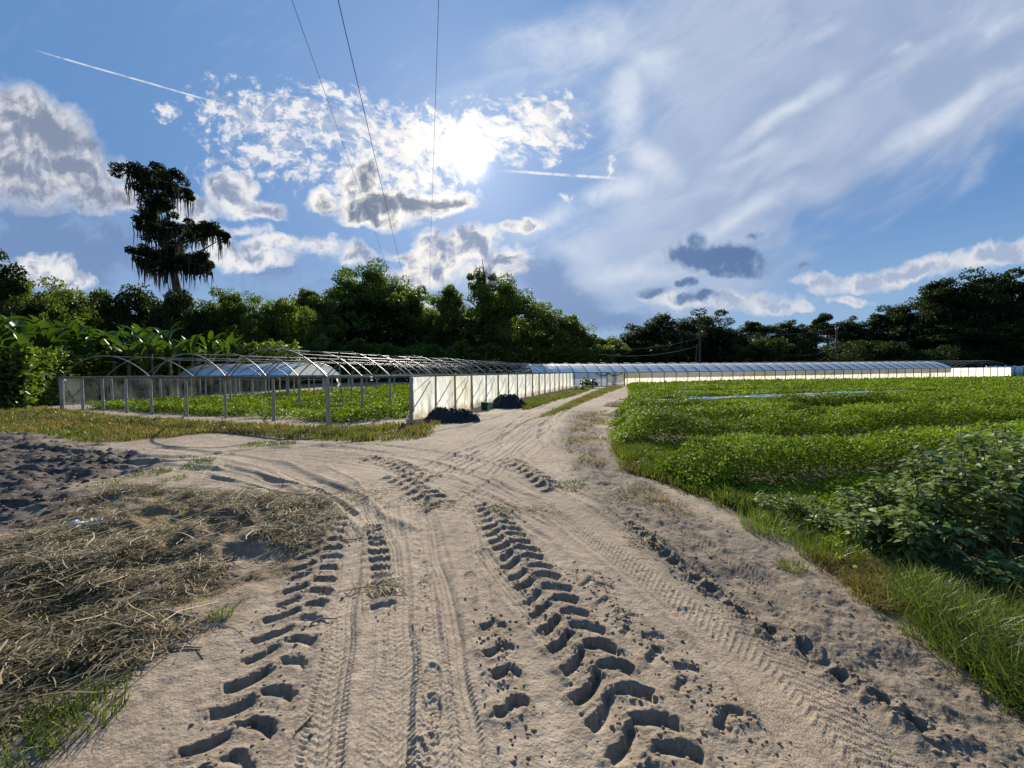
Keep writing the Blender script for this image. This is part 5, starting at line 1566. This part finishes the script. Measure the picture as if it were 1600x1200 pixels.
for i, ((px, Y, s), wh) in enumerate(zip(banana, where)):
    d = ray(px, 580); x = d.x / d.y * Y
    ro = empty("banana_plant", (x, Y, float(hz(x, Y))), i * 1.7, ("banana plant " + wh)[:110], "banana plant", "banana plants on the left")
    for nm, src in BP[i % 3]:
        o = src.copy(); scene.collection.objects.link(o); o.parent = ro; o.scale = (s, s, s * 1.16)
mass("broadleaf_undergrowth", "broad leafy undergrowth beneath the banana plants", [(-300, 16.5), (40, 18), (95, 21), (250, 28), (470, 40)], lambda x: 545 - 0 * x, 5, 75000, .26, M_LEAF_LIGHT, 9)

# leafy plant by the end of the milky wall, and low ones near it
def stem_plant(name, c, h, spread, nstem, L, mat, seed, label, cat="plant", droop=.25, per=26, wr=.5):
    rs = np.random.RandomState(seed); c = Vector((c[0], c[1], z_at(c)))
    ro = empty(name, c, 0, label, cat); st = MB(); fo = Foliage()
    for i in range(nstem):
        az = rs.uniform(0, 2 * np.pi); r = spread * .5 * math.sqrt(rs.uniform(0, 1)); hh_ = h * rs.uniform(.6, 1.0) * (1 - .25 * r / (spread * .5))
        b = np.array([math.cos(az) * r * .55, math.sin(az) * r * .55, -.03]); tpt = np.array([math.cos(az) * r * 1.1 + rs.normal(0, .04), math.sin(az) * r * 1.1 + rs.normal(0, .04), hh_])
        mid = (b + tpt) / 2 + [0, 0, .05]
        st.tube([b, mid, tpt], [.008, .006, .003], 5, False)
        t = rs.uniform(.22, 1, per) ** .7
        P = b[None] * ((1 - t) ** 2)[:, None] + 2 * (t * (1 - t))[:, None] * mid[None] + (t ** 2)[:, None] * tpt[None]
        a2 = rs.uniform(0, 2 * np.pi, per); dd = np.stack([np.cos(a2), np.sin(a2), rs.uniform(-.25, .55, per)], 1)
        fo.add(leaf_bent(P + dd * rs.uniform(0, .05, (per, 1)), dd, L, L * wr, rs, droop))
    o = st.build("stems", M_STEM, None); o.parent = ro
    o = fo.build("foliage", mat, None); o.parent = ro
    return ro
c = G(921, 606); stem_plant("broad_leaved_plant", c, 1.05, 1.7, 16, .42, M_BANANA, 3, "dark broad leaved plant at the far end of the milky wall", per=8, wr=.75)
c = G(903, 610); stem_plant("low_weed", c, .55, 1.2, 14, .22, M_WEED, 4, "low leafy weed just before the broad leaved plant by the milky wall", "weed", per=14)

# ------------------------------------------------------------------ big weed at the right
bc = G(1500, 868)
rs = np.random.RandomState(12)
wb = empty("leafy_weed_bush", (bc.x, bc.y, z_at(bc)), 0, "big dark leafy weed bush at the right edge of the field, beside the tall grass", "weed bush")
st = MB(); fo = Foliage()
WPTS = [(1362, 868, .34), (1398, 880, .40), (1440, 892, .46), (1350, 845, .36), (1372, 838, .42), (1402, 850, .58), (1440, 868, .66), (1480, 880, .72), (1520, 872, .84), (1565, 868, .92), (1610, 872, .98), (1660, 878, 1.0), (1400, 818, .55), (1440, 815, .72), (1485, 820, .86),
        (1530, 822, .95), (1575, 815, 1.02), (1620, 825, 1.05), (1680, 835, 1.05), (1460, 790, .66), (1510, 790, .86), (1560, 788, .95), (1720, 860, 1.0), (1345, 822, .33), (1500, 845, .85), (1550, 845, .92), (1600, 848, 1.0), (1460, 840, .74)]
wc = Vector((bc.x, bc.y, z_at(bc)))
for (px, py, hgt) in WPTS:
    c = G(px, py); c = np.array([c.x - wc.x, c.y - wc.y, 0])
    for i in range(7):
        az = rs.uniform(0, 2 * np.pi); rr = rs.uniform(.03, .26)
        tpt = c + [math.cos(az) * rr, math.sin(az) * rr, hgt * rs.uniform(.7, 1.0)]
        b = c + [math.cos(az) * rr * .25, math.sin(az) * rr * .25, -.05]; mid = (b + tpt) / 2 + rs.normal(0, .02, 3)
        st.tube([b, mid, tpt], [.010, .007, .003], 5, False)
        per = 40; t = rs.uniform(.18, 1.02, per) ** .75
        P = b[None] * ((1 - t) ** 2)[:, None] + 2 * (t * (1 - t))[:, None] * mid[None] + (t ** 2)[:, None] * tpt[None]
        a2 = rs.uniform(0, 2 * np.pi, per); dd = np.stack([np.cos(a2), np.sin(a2), rs.uniform(-.3, .5, per)], 1)
        fo.add(leaf_bent(P + dd * rs.uniform(0, .05, (per, 1)), dd, .105 * (1.15 - .35 * t), .056, rs, .3))
o = st.build("stems", M_STEM, None); o.parent = wb
o = fo.build("foliage", M_WEED, None); o.parent = wb
stem_plant("leafy_weed", G(1250, 815), .24, .75, 22, .055, M_WEED, 31, "low leafy weed left of the pale plastic scrap, at the field edge", "weed", per=30)
stem_plant("leafy_weed", G(1585, 935), .30, .60, 18, .06, M_WEED, 32, "small leafy weed in the tall grass at the right edge", "weed", per=30)
stem_plant("leafy_weed", G(1330, 850), .22, .5, 14, .06, M_WEED, 33, "small weed in front of the left foot of the big weed bush", "weed", per=26)

# ------------------------------------------------------------------ crops
def sample_poly(poly, n, rs, dens, ymax=48, xlim=1.55):
    """random ground points inside a polygon, density falling with distance"""
    ymin = max(1.6, float(poly[:, 1].min())); ymx = min(ymax, float(poly[:, 1].max()))
    out = []; got = 0
    while got < n:
        m = 400000
        # p(y) ~ y * y^-dens inside the view fan
        u = rs.uniform(0, 1, m); e = 2 - dens
        y = (ymin ** e + u * (ymx ** e - ymin ** e)) ** (1 / e)
        x = rs.uniform(-xlim, xlim, m) * (y + .8)
        ins = poly_sd(x, y, poly) > rs.normal(.05, .06, m)
        out.append(np.stack([x[ins], y[ins]], 1)); got += ins.sum()
    return np.concatenate(out)[:n]

rowdir = np.array([FDIR.x, FDIR.y]); rown = np.array([-FDIR.y, FDIR.x])
def canopy(x, y):
    """height of the crop canopy over the beds"""
    q = x * rown[0] + y * rown[1]; s = x * rowdir[0] + y * rowdir[1]
    q = q + (fbm(s * .25, q * .3, 2, 301) - .5) * 0.8
    bed = 2.7
    f = (q / bed) % 1.0
    near = sstep(19, 16.5, y)
    prof = sstep(0.52, .56, f) * sstep(1.02, .86, f)
    patch = sstep(.28, .50, fbm(s * .45, np.floor(q / bed) * 7.3, 3, 311))
    bed_h = _hash(np.floor(q / bed).astype(np.int64) + 500, np.floor(s / 7 + 3 * fbm(s * .2, q * 0, 2, 3)).astype(np.int64), 9)
    hn = (.075 + (.12 + .22 * patch + .28 * bed_h) * prof) * (0.75 + .5 * fbm(x * 2.5, y * 2.5, 3, 321)) + .03
    f2 = (q / .85) % 1.0
    hf = .26 * sstep(0, .3, f2) * sstep(1, .7, f2) * (.7 + .6 * fbm(x * 1.5, y * 1.5, 2, 331)) + .03
    edge = sstep(-.05, .7, poly_sd(x, y, P_FIELD))
    return (hn * near + hf * (1 - near)) * (.25 + .75 * edge), prof * near + (1 - near) * sstep(0, .3, f2)

def qline(px, py):
    g = G(px, py); return g.x * rown[0] + g.y * rown[1], g.x * rowdir[0] + g.y * rowdir[1]
MULCH = ((631.5, 976, 1480, .24, "nearest strip of white mulch film between the crop rows"), (626.5, 1060, 1500, .14, "middle strip of white mulch film in the crop"), (622, 1180, 1560, .14, "farther strip of white mulch film in the crop"), (618, 1000, 1300, .12, "farthest strip of white mulch film in the crop"))
STRIPS = []
for py, xa, xb, wd2, lab in MULCH:
    q0, s0 = qline(xa, py); STRIPS.append((q0, s0, s0 + (G(xb, py) - G(xa, py)).length, wd2))
rs = np.random.RandomState(101)
pts = sample_poly(P_FIELD, 1050000, rs, 1.35, 48, 2.0)
hc, dens_ = canopy(pts[:, 0], pts[:, 1])
keep = rs.uniform(0, 1, len(pts)) < .01 + .99 * np.clip((hc - .05) / .12, 0, 1)
P_BUSH = gpoly([(1310, 885), (1320, 825), (1420, 768), (1500, 745), (1760, 745), (1850, 900), (1800, 1100), (1600, 1180), (1400, 980)])
keep &= poly_sd(pts[:, 0], pts[:, 1], P_BUSH) < 0
pts, hc = pts[keep], hc[keep]
z = hz(pts[:, 0], pts[:, 1]) + hc * (1 - .75 * rs.uniform(0, 1, len(pts)) ** 1.6)
for q0_, s0_, s1_, wd_ in STRIPS:
    q_ = pts[:, 0] * rown[0] + pts[:, 1] * rown[1]; s_ = pts[:, 0] * rowdir[0] + pts[:, 1] * rowdir[1]
    on_ = (s_ > s0_) & (s_ < s1_)
    cut = on_ & (np.abs(q_ - q0_) < wd_ * .62) & (rs.uniform(0, 1, len(pts)) < .80)
    low = on_ & (q_ < q0_) & (q_ > q0_ - 2.4)
    z = np.where(low, hz(pts[:, 0], pts[:, 1]) + (z - hz(pts[:, 0], pts[:, 1])) * .45, z)
    pts, z = pts[~cut], z[~cut]
Ls = .030 + .0042 * pts[:, 1]
zr = np.clip((z - hz(pts[:, 0], pts[:, 1])) / .35, 0, 1)
V, F = leaf_quads(np.stack([pts[:, 0], pts[:, 1], z], 1), Ls * rs.choice([.7, 1, 1, 1.4], len(pts)), Ls * .62, rs, .1 + 1.6 * zr ** 2)
o = mesh_np("crop_foliage", V, F, M_CROP); tag(o, "low leafy green crop growing in beds across the field", None, None, 'stuff')
# white plastic mulch showing between the far rows
rs = np.random.RandomState(5)
M_MULCH = simple_mat("white_mulch_film", (0.85, 0.85, 0.84), (0.62, 0.62, 0.60), 2, .6)
fr_ = 0
def qline(px, py):
    g = G(px, py); return g.x * rown[0] + g.y * rown[1], g.x * rowdir[0] + g.y * rowdir[1]
for py, xa, xb, wd2, lab in MULCH:
    q0, s0 = qline(xa, py); s1 = s0 + (G(xb, py) - G(xa, py)).length
    n = 160; S, U = np.meshgrid(np.linspace(s0, s1, n), np.linspace(-.5, .5, 7), indexing='ij')
    qq = q0 + U * wd2 + (fbm(S * .8, U * 0, 2, 9) - .5) * .15
    X_ = S * rowdir[0] + qq * rown[0]; Y_ = S * rowdir[1] + qq * rown[1]
    Z_ = hz(X_, Y_) + .10 + .10 * (fbm(S * 1.6, U * 1.5, 3, 19)) + .05 * np.cos(U * np.pi)
    mb = MB(); mb.grid(np.stack([X_, Y_, Z_], -1)); o = mb.build("mulch_strip", M_MULCH, None, True); tag(o, lab, "plastic film", "mulch film strips in the field")
heap("bunched_mulch_film", 966, 634, 1.3, .9, .16, 41, "bunched white film where the mulch strip ends at the track", M_WALL_FILM, "plastic film", 60, 4)
heap("bunched_mulch_film", 954, 650, .35, .25, .12, 43, "small white lump of film at the field edge, nearer than the bunched film", M_WALL_FILM, "plastic film", 30, 8)
heap("bunched_mulch_film", 985, 628, 1.6, .8, .14, 44, "bunched white film lying at the left end of the mulch strips", M_WALL_FILM, "plastic film", 60, 4)

# crop under the bare frames
rs = np.random.RandomState(103)
pts = sample_poly(P_CROPL, 150000, rs, 1.2, 44)
a_ = fbm(pts[:, 0] * .9, pts[:, 1] * .9, 3, 401)
pts = pts[a_ > rs.uniform(.15, .55, len(pts))]
hc = .12 + .38 * fbm(pts[:, 0] * .8, pts[:, 1] * .8, 3, 411)
z = hz(pts[:, 0], pts[:, 1]) + hc * (1 - .8 * rs.uniform(0, 1, len(pts)) ** 1.3)
Ls = .035 + .005 * pts[:, 1]
V, F = leaf_quads(np.stack([pts[:, 0], pts[:, 1], z], 1), Ls, Ls * .6, rs, .6)
o = mesh_np("sheltered_crop_foliage", V, F, M_CROP); tag(o, "weedy green crop on the ground under the bare hoop frames", None, None, 'stuff')

# ------------------------------------------------------------------ grasses
def grass_area(name, label, poly, n, h, w, mat, seed, dens=1.3, lean=.7, ymax=40, clump=.5, hvar=None):
    rs = np.random.RandomState(seed)
    p = sample_poly(poly, n, rs, dens, ymax, 2.2)
    cl = fbm(p[:, 0] * 2.2, p[:, 1] * 2.2, 3, seed + 1)
    keep = cl > rs.uniform(.5 - clump, .5 + clump * .35, len(p)); p = p[keep]; cl = cl[keep]
    P = np.stack([p[:, 0], p[:, 1], hz(p[:, 0], p[:, 1]) - .01], 1)
    V, F = blades(P, h * (.4 + 1.2 * cl), (w * (1 + .06 * p[:, 1]))[:, None] if False else w, rs, lean)
    o = mesh_np(name, V, F, mat); tag(o, label, None, None, 'stuff'); return o
grass_area("dry_grass", "short dry yellow grass in front of the bare hoop frames", P_GRASS, 60000, .16, .022, M_GRASSD, 1, clump=.35)
grass_area("short_grass", "thin green grass mixed through the dry strip by the frames", P_GRASS, 26000, .15, .022, M_GRASSG, 2, clump=.2)
grass_area("track_grass", "low grass ridge between the wheel tracks further on", P_MID, 8000, .09, .03, M_GRASSD, 3)
grass_area("track_grass", "green grass on the ridge between the far wheel tracks", P_MID, 4500, .09, .03, M_GRASSG, 4)
grass_area("wall_grass", "weedy grass along the foot of the milky wall", P_WALLG, 9000, .20, .03, M_GRASSG, 5)
grass_area("wall_grass", "dry grass stems along the foot of the milky wall", P_WALLG, 6000, .20, .028, M_GRASSD, 6)
P_TALL = gpoly([(1385, 925), (1430, 905), (1500, 900), (1600, 905), (1800, 930), (2100, 1100), (1900, 1230), (1700, 1190), (1600, 1125), (1540, 1085), (1480, 1030), (1420, 975)])
grass_area("tall_grass", "tall green grass tangled at the lower right edge", P_TALL, 14000, .23, .0060, M_GRASSG, 7, 1.0, 1.3, clump=.5)
grass_area("tall_grass_straw", "pale dead blades among the tall grass at the lower right", P_TALL, 3200, .22, .005, M_GRASSD, 8, 1.0, 1.2)
P_EDGE = gpoly([(1130, 790), (1240, 780), (1330, 830), (1380, 880), (1400, 930), (1340, 905), (1260, 850), (1160, 808)])
grass_area("edge_grass", "bright green grass along the near edge of the field", P_EDGE, 8000, .17, .007, M_GRASSG, 9, 1.0, .9, clump=.3)
P_STR = gpoly([(1260, 870), (1330, 868), (1400, 905), (1410, 960), (1370, 960), (1320, 915)])
grass_area("straw_patch", "straw coloured dead grass in front of the big weed bush", P_STR, 8500, .13, .006, M_GRASSD, 10, 1.0, 1.3, clump=.4)
P_EDGE2 = gpoly([(955, 700), (1000, 690), (1100, 750), (1180, 790), (1130, 795), (1050, 760), (975, 735)])
grass_area("edge_grass", "grass and weeds where the field meets the track further up", P_EDGE2, 11000, .17, .012, M_GRASSG, 11, 1.0, .8, clump=.35)
grass_area("edge_straw", "yellow dead weeds where the field meets the track further up", P_EDGE2, 8000, .15, .010, M_GRASSD, 12, 1.0, 1.0, clump=.3)
P_SPARSE = gpoly([(900, 650), (950, 640), (975, 700), (940, 735), (890, 720), (880, 690)])
grass_area("sparse_weeds", "sparse dull weeds between the right wheel track and the field", P_SPARSE, 4000, .08, .016, M_GRASSD, 13, 1.0, 1.0, clump=.2)

def tuft(px, py, r, h, n, label, mat=None, seed=0, w=.0055):
    rs = np.random.RandomState(int(px * 3 + py)); c = G(px, py)
    a = rs.uniform(0, 2 * np.pi, n); q = r * np.sqrt(rs.uniform(0, 1, n))
    x, y = c.x + np.cos(a) * q, c.y + np.sin(a) * q
    P = np.stack([x - c.x, y - c.y, hz(x, y) - .01], 1)
    V, F = blades(P, h, w, rs, 1.0, dirs=a + rs.normal(0, .7, n))
    o = mesh_np("grass_tuft", V, F, mat or M_GRASSG); o.location = (c.x, c.y, 0); tag(o, label, "grass tuft", "grass tufts on the bare ground")
tuft(20, 1170, .20, .13, 300, "green grass tuft in the bottom left corner")
tuft(125, 1122, .17, .12, 260, "green grass tuft just right of the corner one, lower left")
tuft(120, 1035, .15, .10, 150, "green grass tuft in the old hay above the corner tufts")
tuft(130, 955, .14, .13, 130, "small green tuft growing through the middle of the hay")
tuft(232, 742, .30, .07, 240, "low green tuft on bare soil near the dark furrows", w=.010)
tuft(270, 750, .20, .06, 120, "smaller low tuft right beside the one near the dark furrows", w=.010)
tuft(303, 730, .26, .08, 220, "low green tuft beyond the hay, right of the furrow tufts", w=.010)
tuft(318, 720, .2, .07, 120, "faint tuft just behind the tuft beyond the hay", w=.012)
tuft(405, 694, .35, .08, 260, "dull tuft in the bare sand below the front posts", w=.014)
tuft(440, 693, .3, .08, 220, "dull tuft right of the one below the front posts", w=.014)
tuft(168, 758, .2, .06, 100, "tiny tuft at the lower edge of the dark furrows", w=.010)
tuft(1238, 888, .10, .10, 150, "lone small tuft on the grey shoulder in front of the weeds")
tuft(1470, 1010, .16, .16, 240, "grass tuft spreading onto the bare shoulder at right")
tuft(893, 758, .22, .06, 160, "grey green tuft between the wheel tracks in mid view", w=.010)
tuft(1000, 775, .35, .08, 260, "dry yellow tuft on the shoulder left of the field edge", M_GRASSD, w=.009)
tuft(1050, 795, .25, .07, 160, "second dry tuft on the shoulder, nearer than the yellow one", M_GRASSD, w=.008)
tuft(345, 965, .07, .07, 130, "tiny green tuft at the right rim of the hay")
tuft(1130, 760, .30, .26, 700, "clump of long green grass at the near edge of the crop", w=.008)
tuft(1200, 830, .24, .20, 420, "bright grass clump left of the low leafy weed")
tuft(1290, 870, .22, .20, 420, "bright grass clump below the pale plastic scrap")

# ------------------------------------------------------------------ hay and litter
def hay(name, label, n, L, w, mat, seed, lift=.05, dens=1.0, poly=P_HAY, thr=(.2, .55)):
    rs = np.random.RandomState(seed)
    p = sample_poly(poly, n, rs, dens, 12, 2.2)
    cl = fbm(p[:, 0] * 1.9, p[:, 1] * 1.9, 3, 501)
    k = cl > rs.uniform(*thr, len(p)); p = p[k]; cl = cl[k]
    c3 = fbm(p[:, 0] * 3.6, p[:, 1] * 3.6, 3, 83); k = c3 > rs.uniform(.30, .52, len(p)); p = p[k]; cl = cl[k]
    z = hz(p[:, 0], p[:, 1]) + rs.uniform(-.005, lift, len(p)) * (.4 + 1.4 * cl)
    V, F = straws(np.stack([p[:, 0], p[:, 1], z], 1), L, w, rs)
    o = mesh_np(name, V, F, mat); tag(o, label, None, None, 'stuff')
hay("old_hay", "brown rotting hay spread over the ground at lower left", 62000, .10, .0050, M_HAYDARK, 1, .04, thr=(.36, .64))
hay("hay_straw", "pale dry hay stems strewn over the brown hay", 30000, .12, .0042, M_HAY, 2, .06, thr=(.34, .64))
grass_area("hay_weeds", "green weeds growing up through the old hay", P_HAY, 5200, .09, .005, M_GRASSG, 21, 1.0, 1.3, clump=.12)
hay("coarse_hay_stalks", "long pale stalks lying on the hay", 900, .34, .0075, M_HAY, 3, .10)
P_TH = gpoly([(440, 762), (560, 750), (760, 765), (880, 790), (860, 815), (640, 800), (560, 830), (500, 860), (430, 960), (330, 1010), (230, 1070), (210, 1040), (330, 960), (440, 880)])
hay("scattered_straw", "thin scatter of straw across the sandy track", 2600, .10, .0045, M_HAY, 4, .01, poly=P_TH, thr=(.3, .7))
def straw_pile(px, py, r, n, label):
    rs = np.random.RandomState(px); c = G(px, py); a = rs.uniform(0, 6.28, n); q = r * rs.uniform(0, 1, n) ** .7
    x, y = c.x + np.cos(a) * q * 1.3, c.y + np.sin(a) * q * .7
    V, F = straws(np.stack([x - c.x, y - c.y, hz(x, y) + rs.uniform(0, .03, n)], 1), .16, .0045, rs)
    o = mesh_np("straw_wisp", V, F, M_HAY); o.location = (c.x, c.y, 0); tag(o, label, "straw", "wisps of straw on the track")
straw_pile(592, 918, .17, 150, "wisp of straw lying across the left bar prints")
straw_pile(672, 790, .25, 150, "wisp of straw in mid track, beyond the shoe prints")
straw_pile(560, 772, .35, 260, "larger wisp of straw where the left track leaves the hay")
straw_pile(800, 795, .25, 110, "wisp of straw at the far end of the deep lug prints")
straw_pile(1010, 850, .12, 50, "small wisp of straw at the far end of the right pits")

# sticks
M_TWIG = simple_mat("twig", (0.16, 0.12, 0.085), (0.26, 0.21, 0.15), 12, .8)
def twig(pts, r, label):
    P = [G(*p) for p in pts]; P = [p + Vector((0, 0, z_at(p) + r + .004 * (i % 2))) for i, p in enumerate(P)]
    c = P[0].copy(); mb = MB(); mb.tube([p - c for p in P], [r] * (len(P) - 1) + [r * .5], 6); o = mb.build("twig", M_TWIG, None, True); o.location = c
    tag(o, label, "twig", "twigs on the ground")
twig([(530, 846), (555, 842), (583, 838)], .006, "thin twig lying between the left lug prints and the bar prints")
twig([(485, 978), (505, 972), (528, 968)], .006, "curved twig beside the left lug prints, mid way")
twig([(255, 966), (290, 971), (322, 973)], .008, "pale stick at the right rim of the hay")
twig([(262, 1018), (290, 1013), (315, 1014)], .006, "slim stick on the sand below the hay rim")
twig([(462, 1145), (478, 1128), (490, 1112)], .006, "bent dark twig beside the left lug prints near the bottom")
twig([(1452, 862), (1500, 890), (1530, 905)], .006, "long bare stalk under the big weed bush")

# clods of soil on the shoulders and round the deep prints
def clods(name, label, P, size, rs, mat):
    t_ = (1 + 5 ** .5) / 2
    iv = np.array([(-1, t_, 0), (1, t_, 0), (-1, -t_, 0), (1, -t_, 0), (0, -1, t_), (0, 1, t_), (0, -1, -t_), (0, 1, -t_), (t_, 0, -1), (t_, 0, 1), (-t_, 0, -1), (-t_, 0, 1)]) / 1.9
    fi = np.array([(0, 11, 5), (0, 5, 1), (0, 1, 7), (0, 7, 10), (0, 10, 11), (1, 5, 9), (5, 11, 4), (11, 10, 2), (10, 7, 6), (7, 1, 8), (3, 9, 4), (3, 4, 2), (3, 2, 6), (3, 6, 8), (3, 8, 9), (4, 9, 5), (2, 4, 11), (6, 2, 10), (8, 6, 7), (9, 8, 1)])
    n = len(P); s = size * rs.uniform(.3, 1.0, n) ** 1.6 + .003
    V = iv[None] * (1 + rs.uniform(-.35, .35, (n, 12, 1))) * (s[:, None] * rs.uniform(.6, 1.2, (n, 3)))[:, None] * [1, 1, .75] + P[:, None]
    F = fi[None] + (np.arange(n) * 12)[:, None, None]
    o = mesh_np(name, V.reshape(-1, 3), F.reshape(-1, 3), mat); tag(o, label, None, None, 'stuff')
rs = np.random.RandomState(9)
PP = []
for ln, n, sp in ((T_RIGHT, 420, .24), (T_LEFT, 300, .24), (T_RPITS, 340, .16), (T_FAINT, 260, .16), (T_HALF, 120, .12), (T_BARS, 60, .1)):
    k = rs.randint(0, len(ln), n); PP.append(ln[k] + rs.normal(0, sp * .55, (n, 2)))
k = rs.randint(0, len(RS), 1500); PP.append(RS[k] + rs.normal(0, .38, (1500, 2)))
PP = np.concatenate(PP); PP = PP[PP[:, 1] > .9]
clods("soil_clods", "small clods of dry soil on the shoulder and round the deep prints", np.stack([PP[:, 0], PP[:, 1], hz(PP[:, 0], PP[:, 1]) + .001], 1), .012, rs, simple_mat("dry_clod", (0.17, 0.135, 0.10), (0.26, 0.20, 0.145), 30, .95, .1))
pd = sample_poly(P_DARK, 2200, rs, 1.0, 14, 2.2)
clods("dark_soil_clods", "dark clods on the tilled soil at left", np.stack([pd[:, 0], pd[:, 1], hz(pd[:, 0], pd[:, 1])], 1), .055, rs, simple_mat("dark_clod", (0.05, 0.043, 0.04), (0.12, 0.10, 0.088), 12, .95, .1))
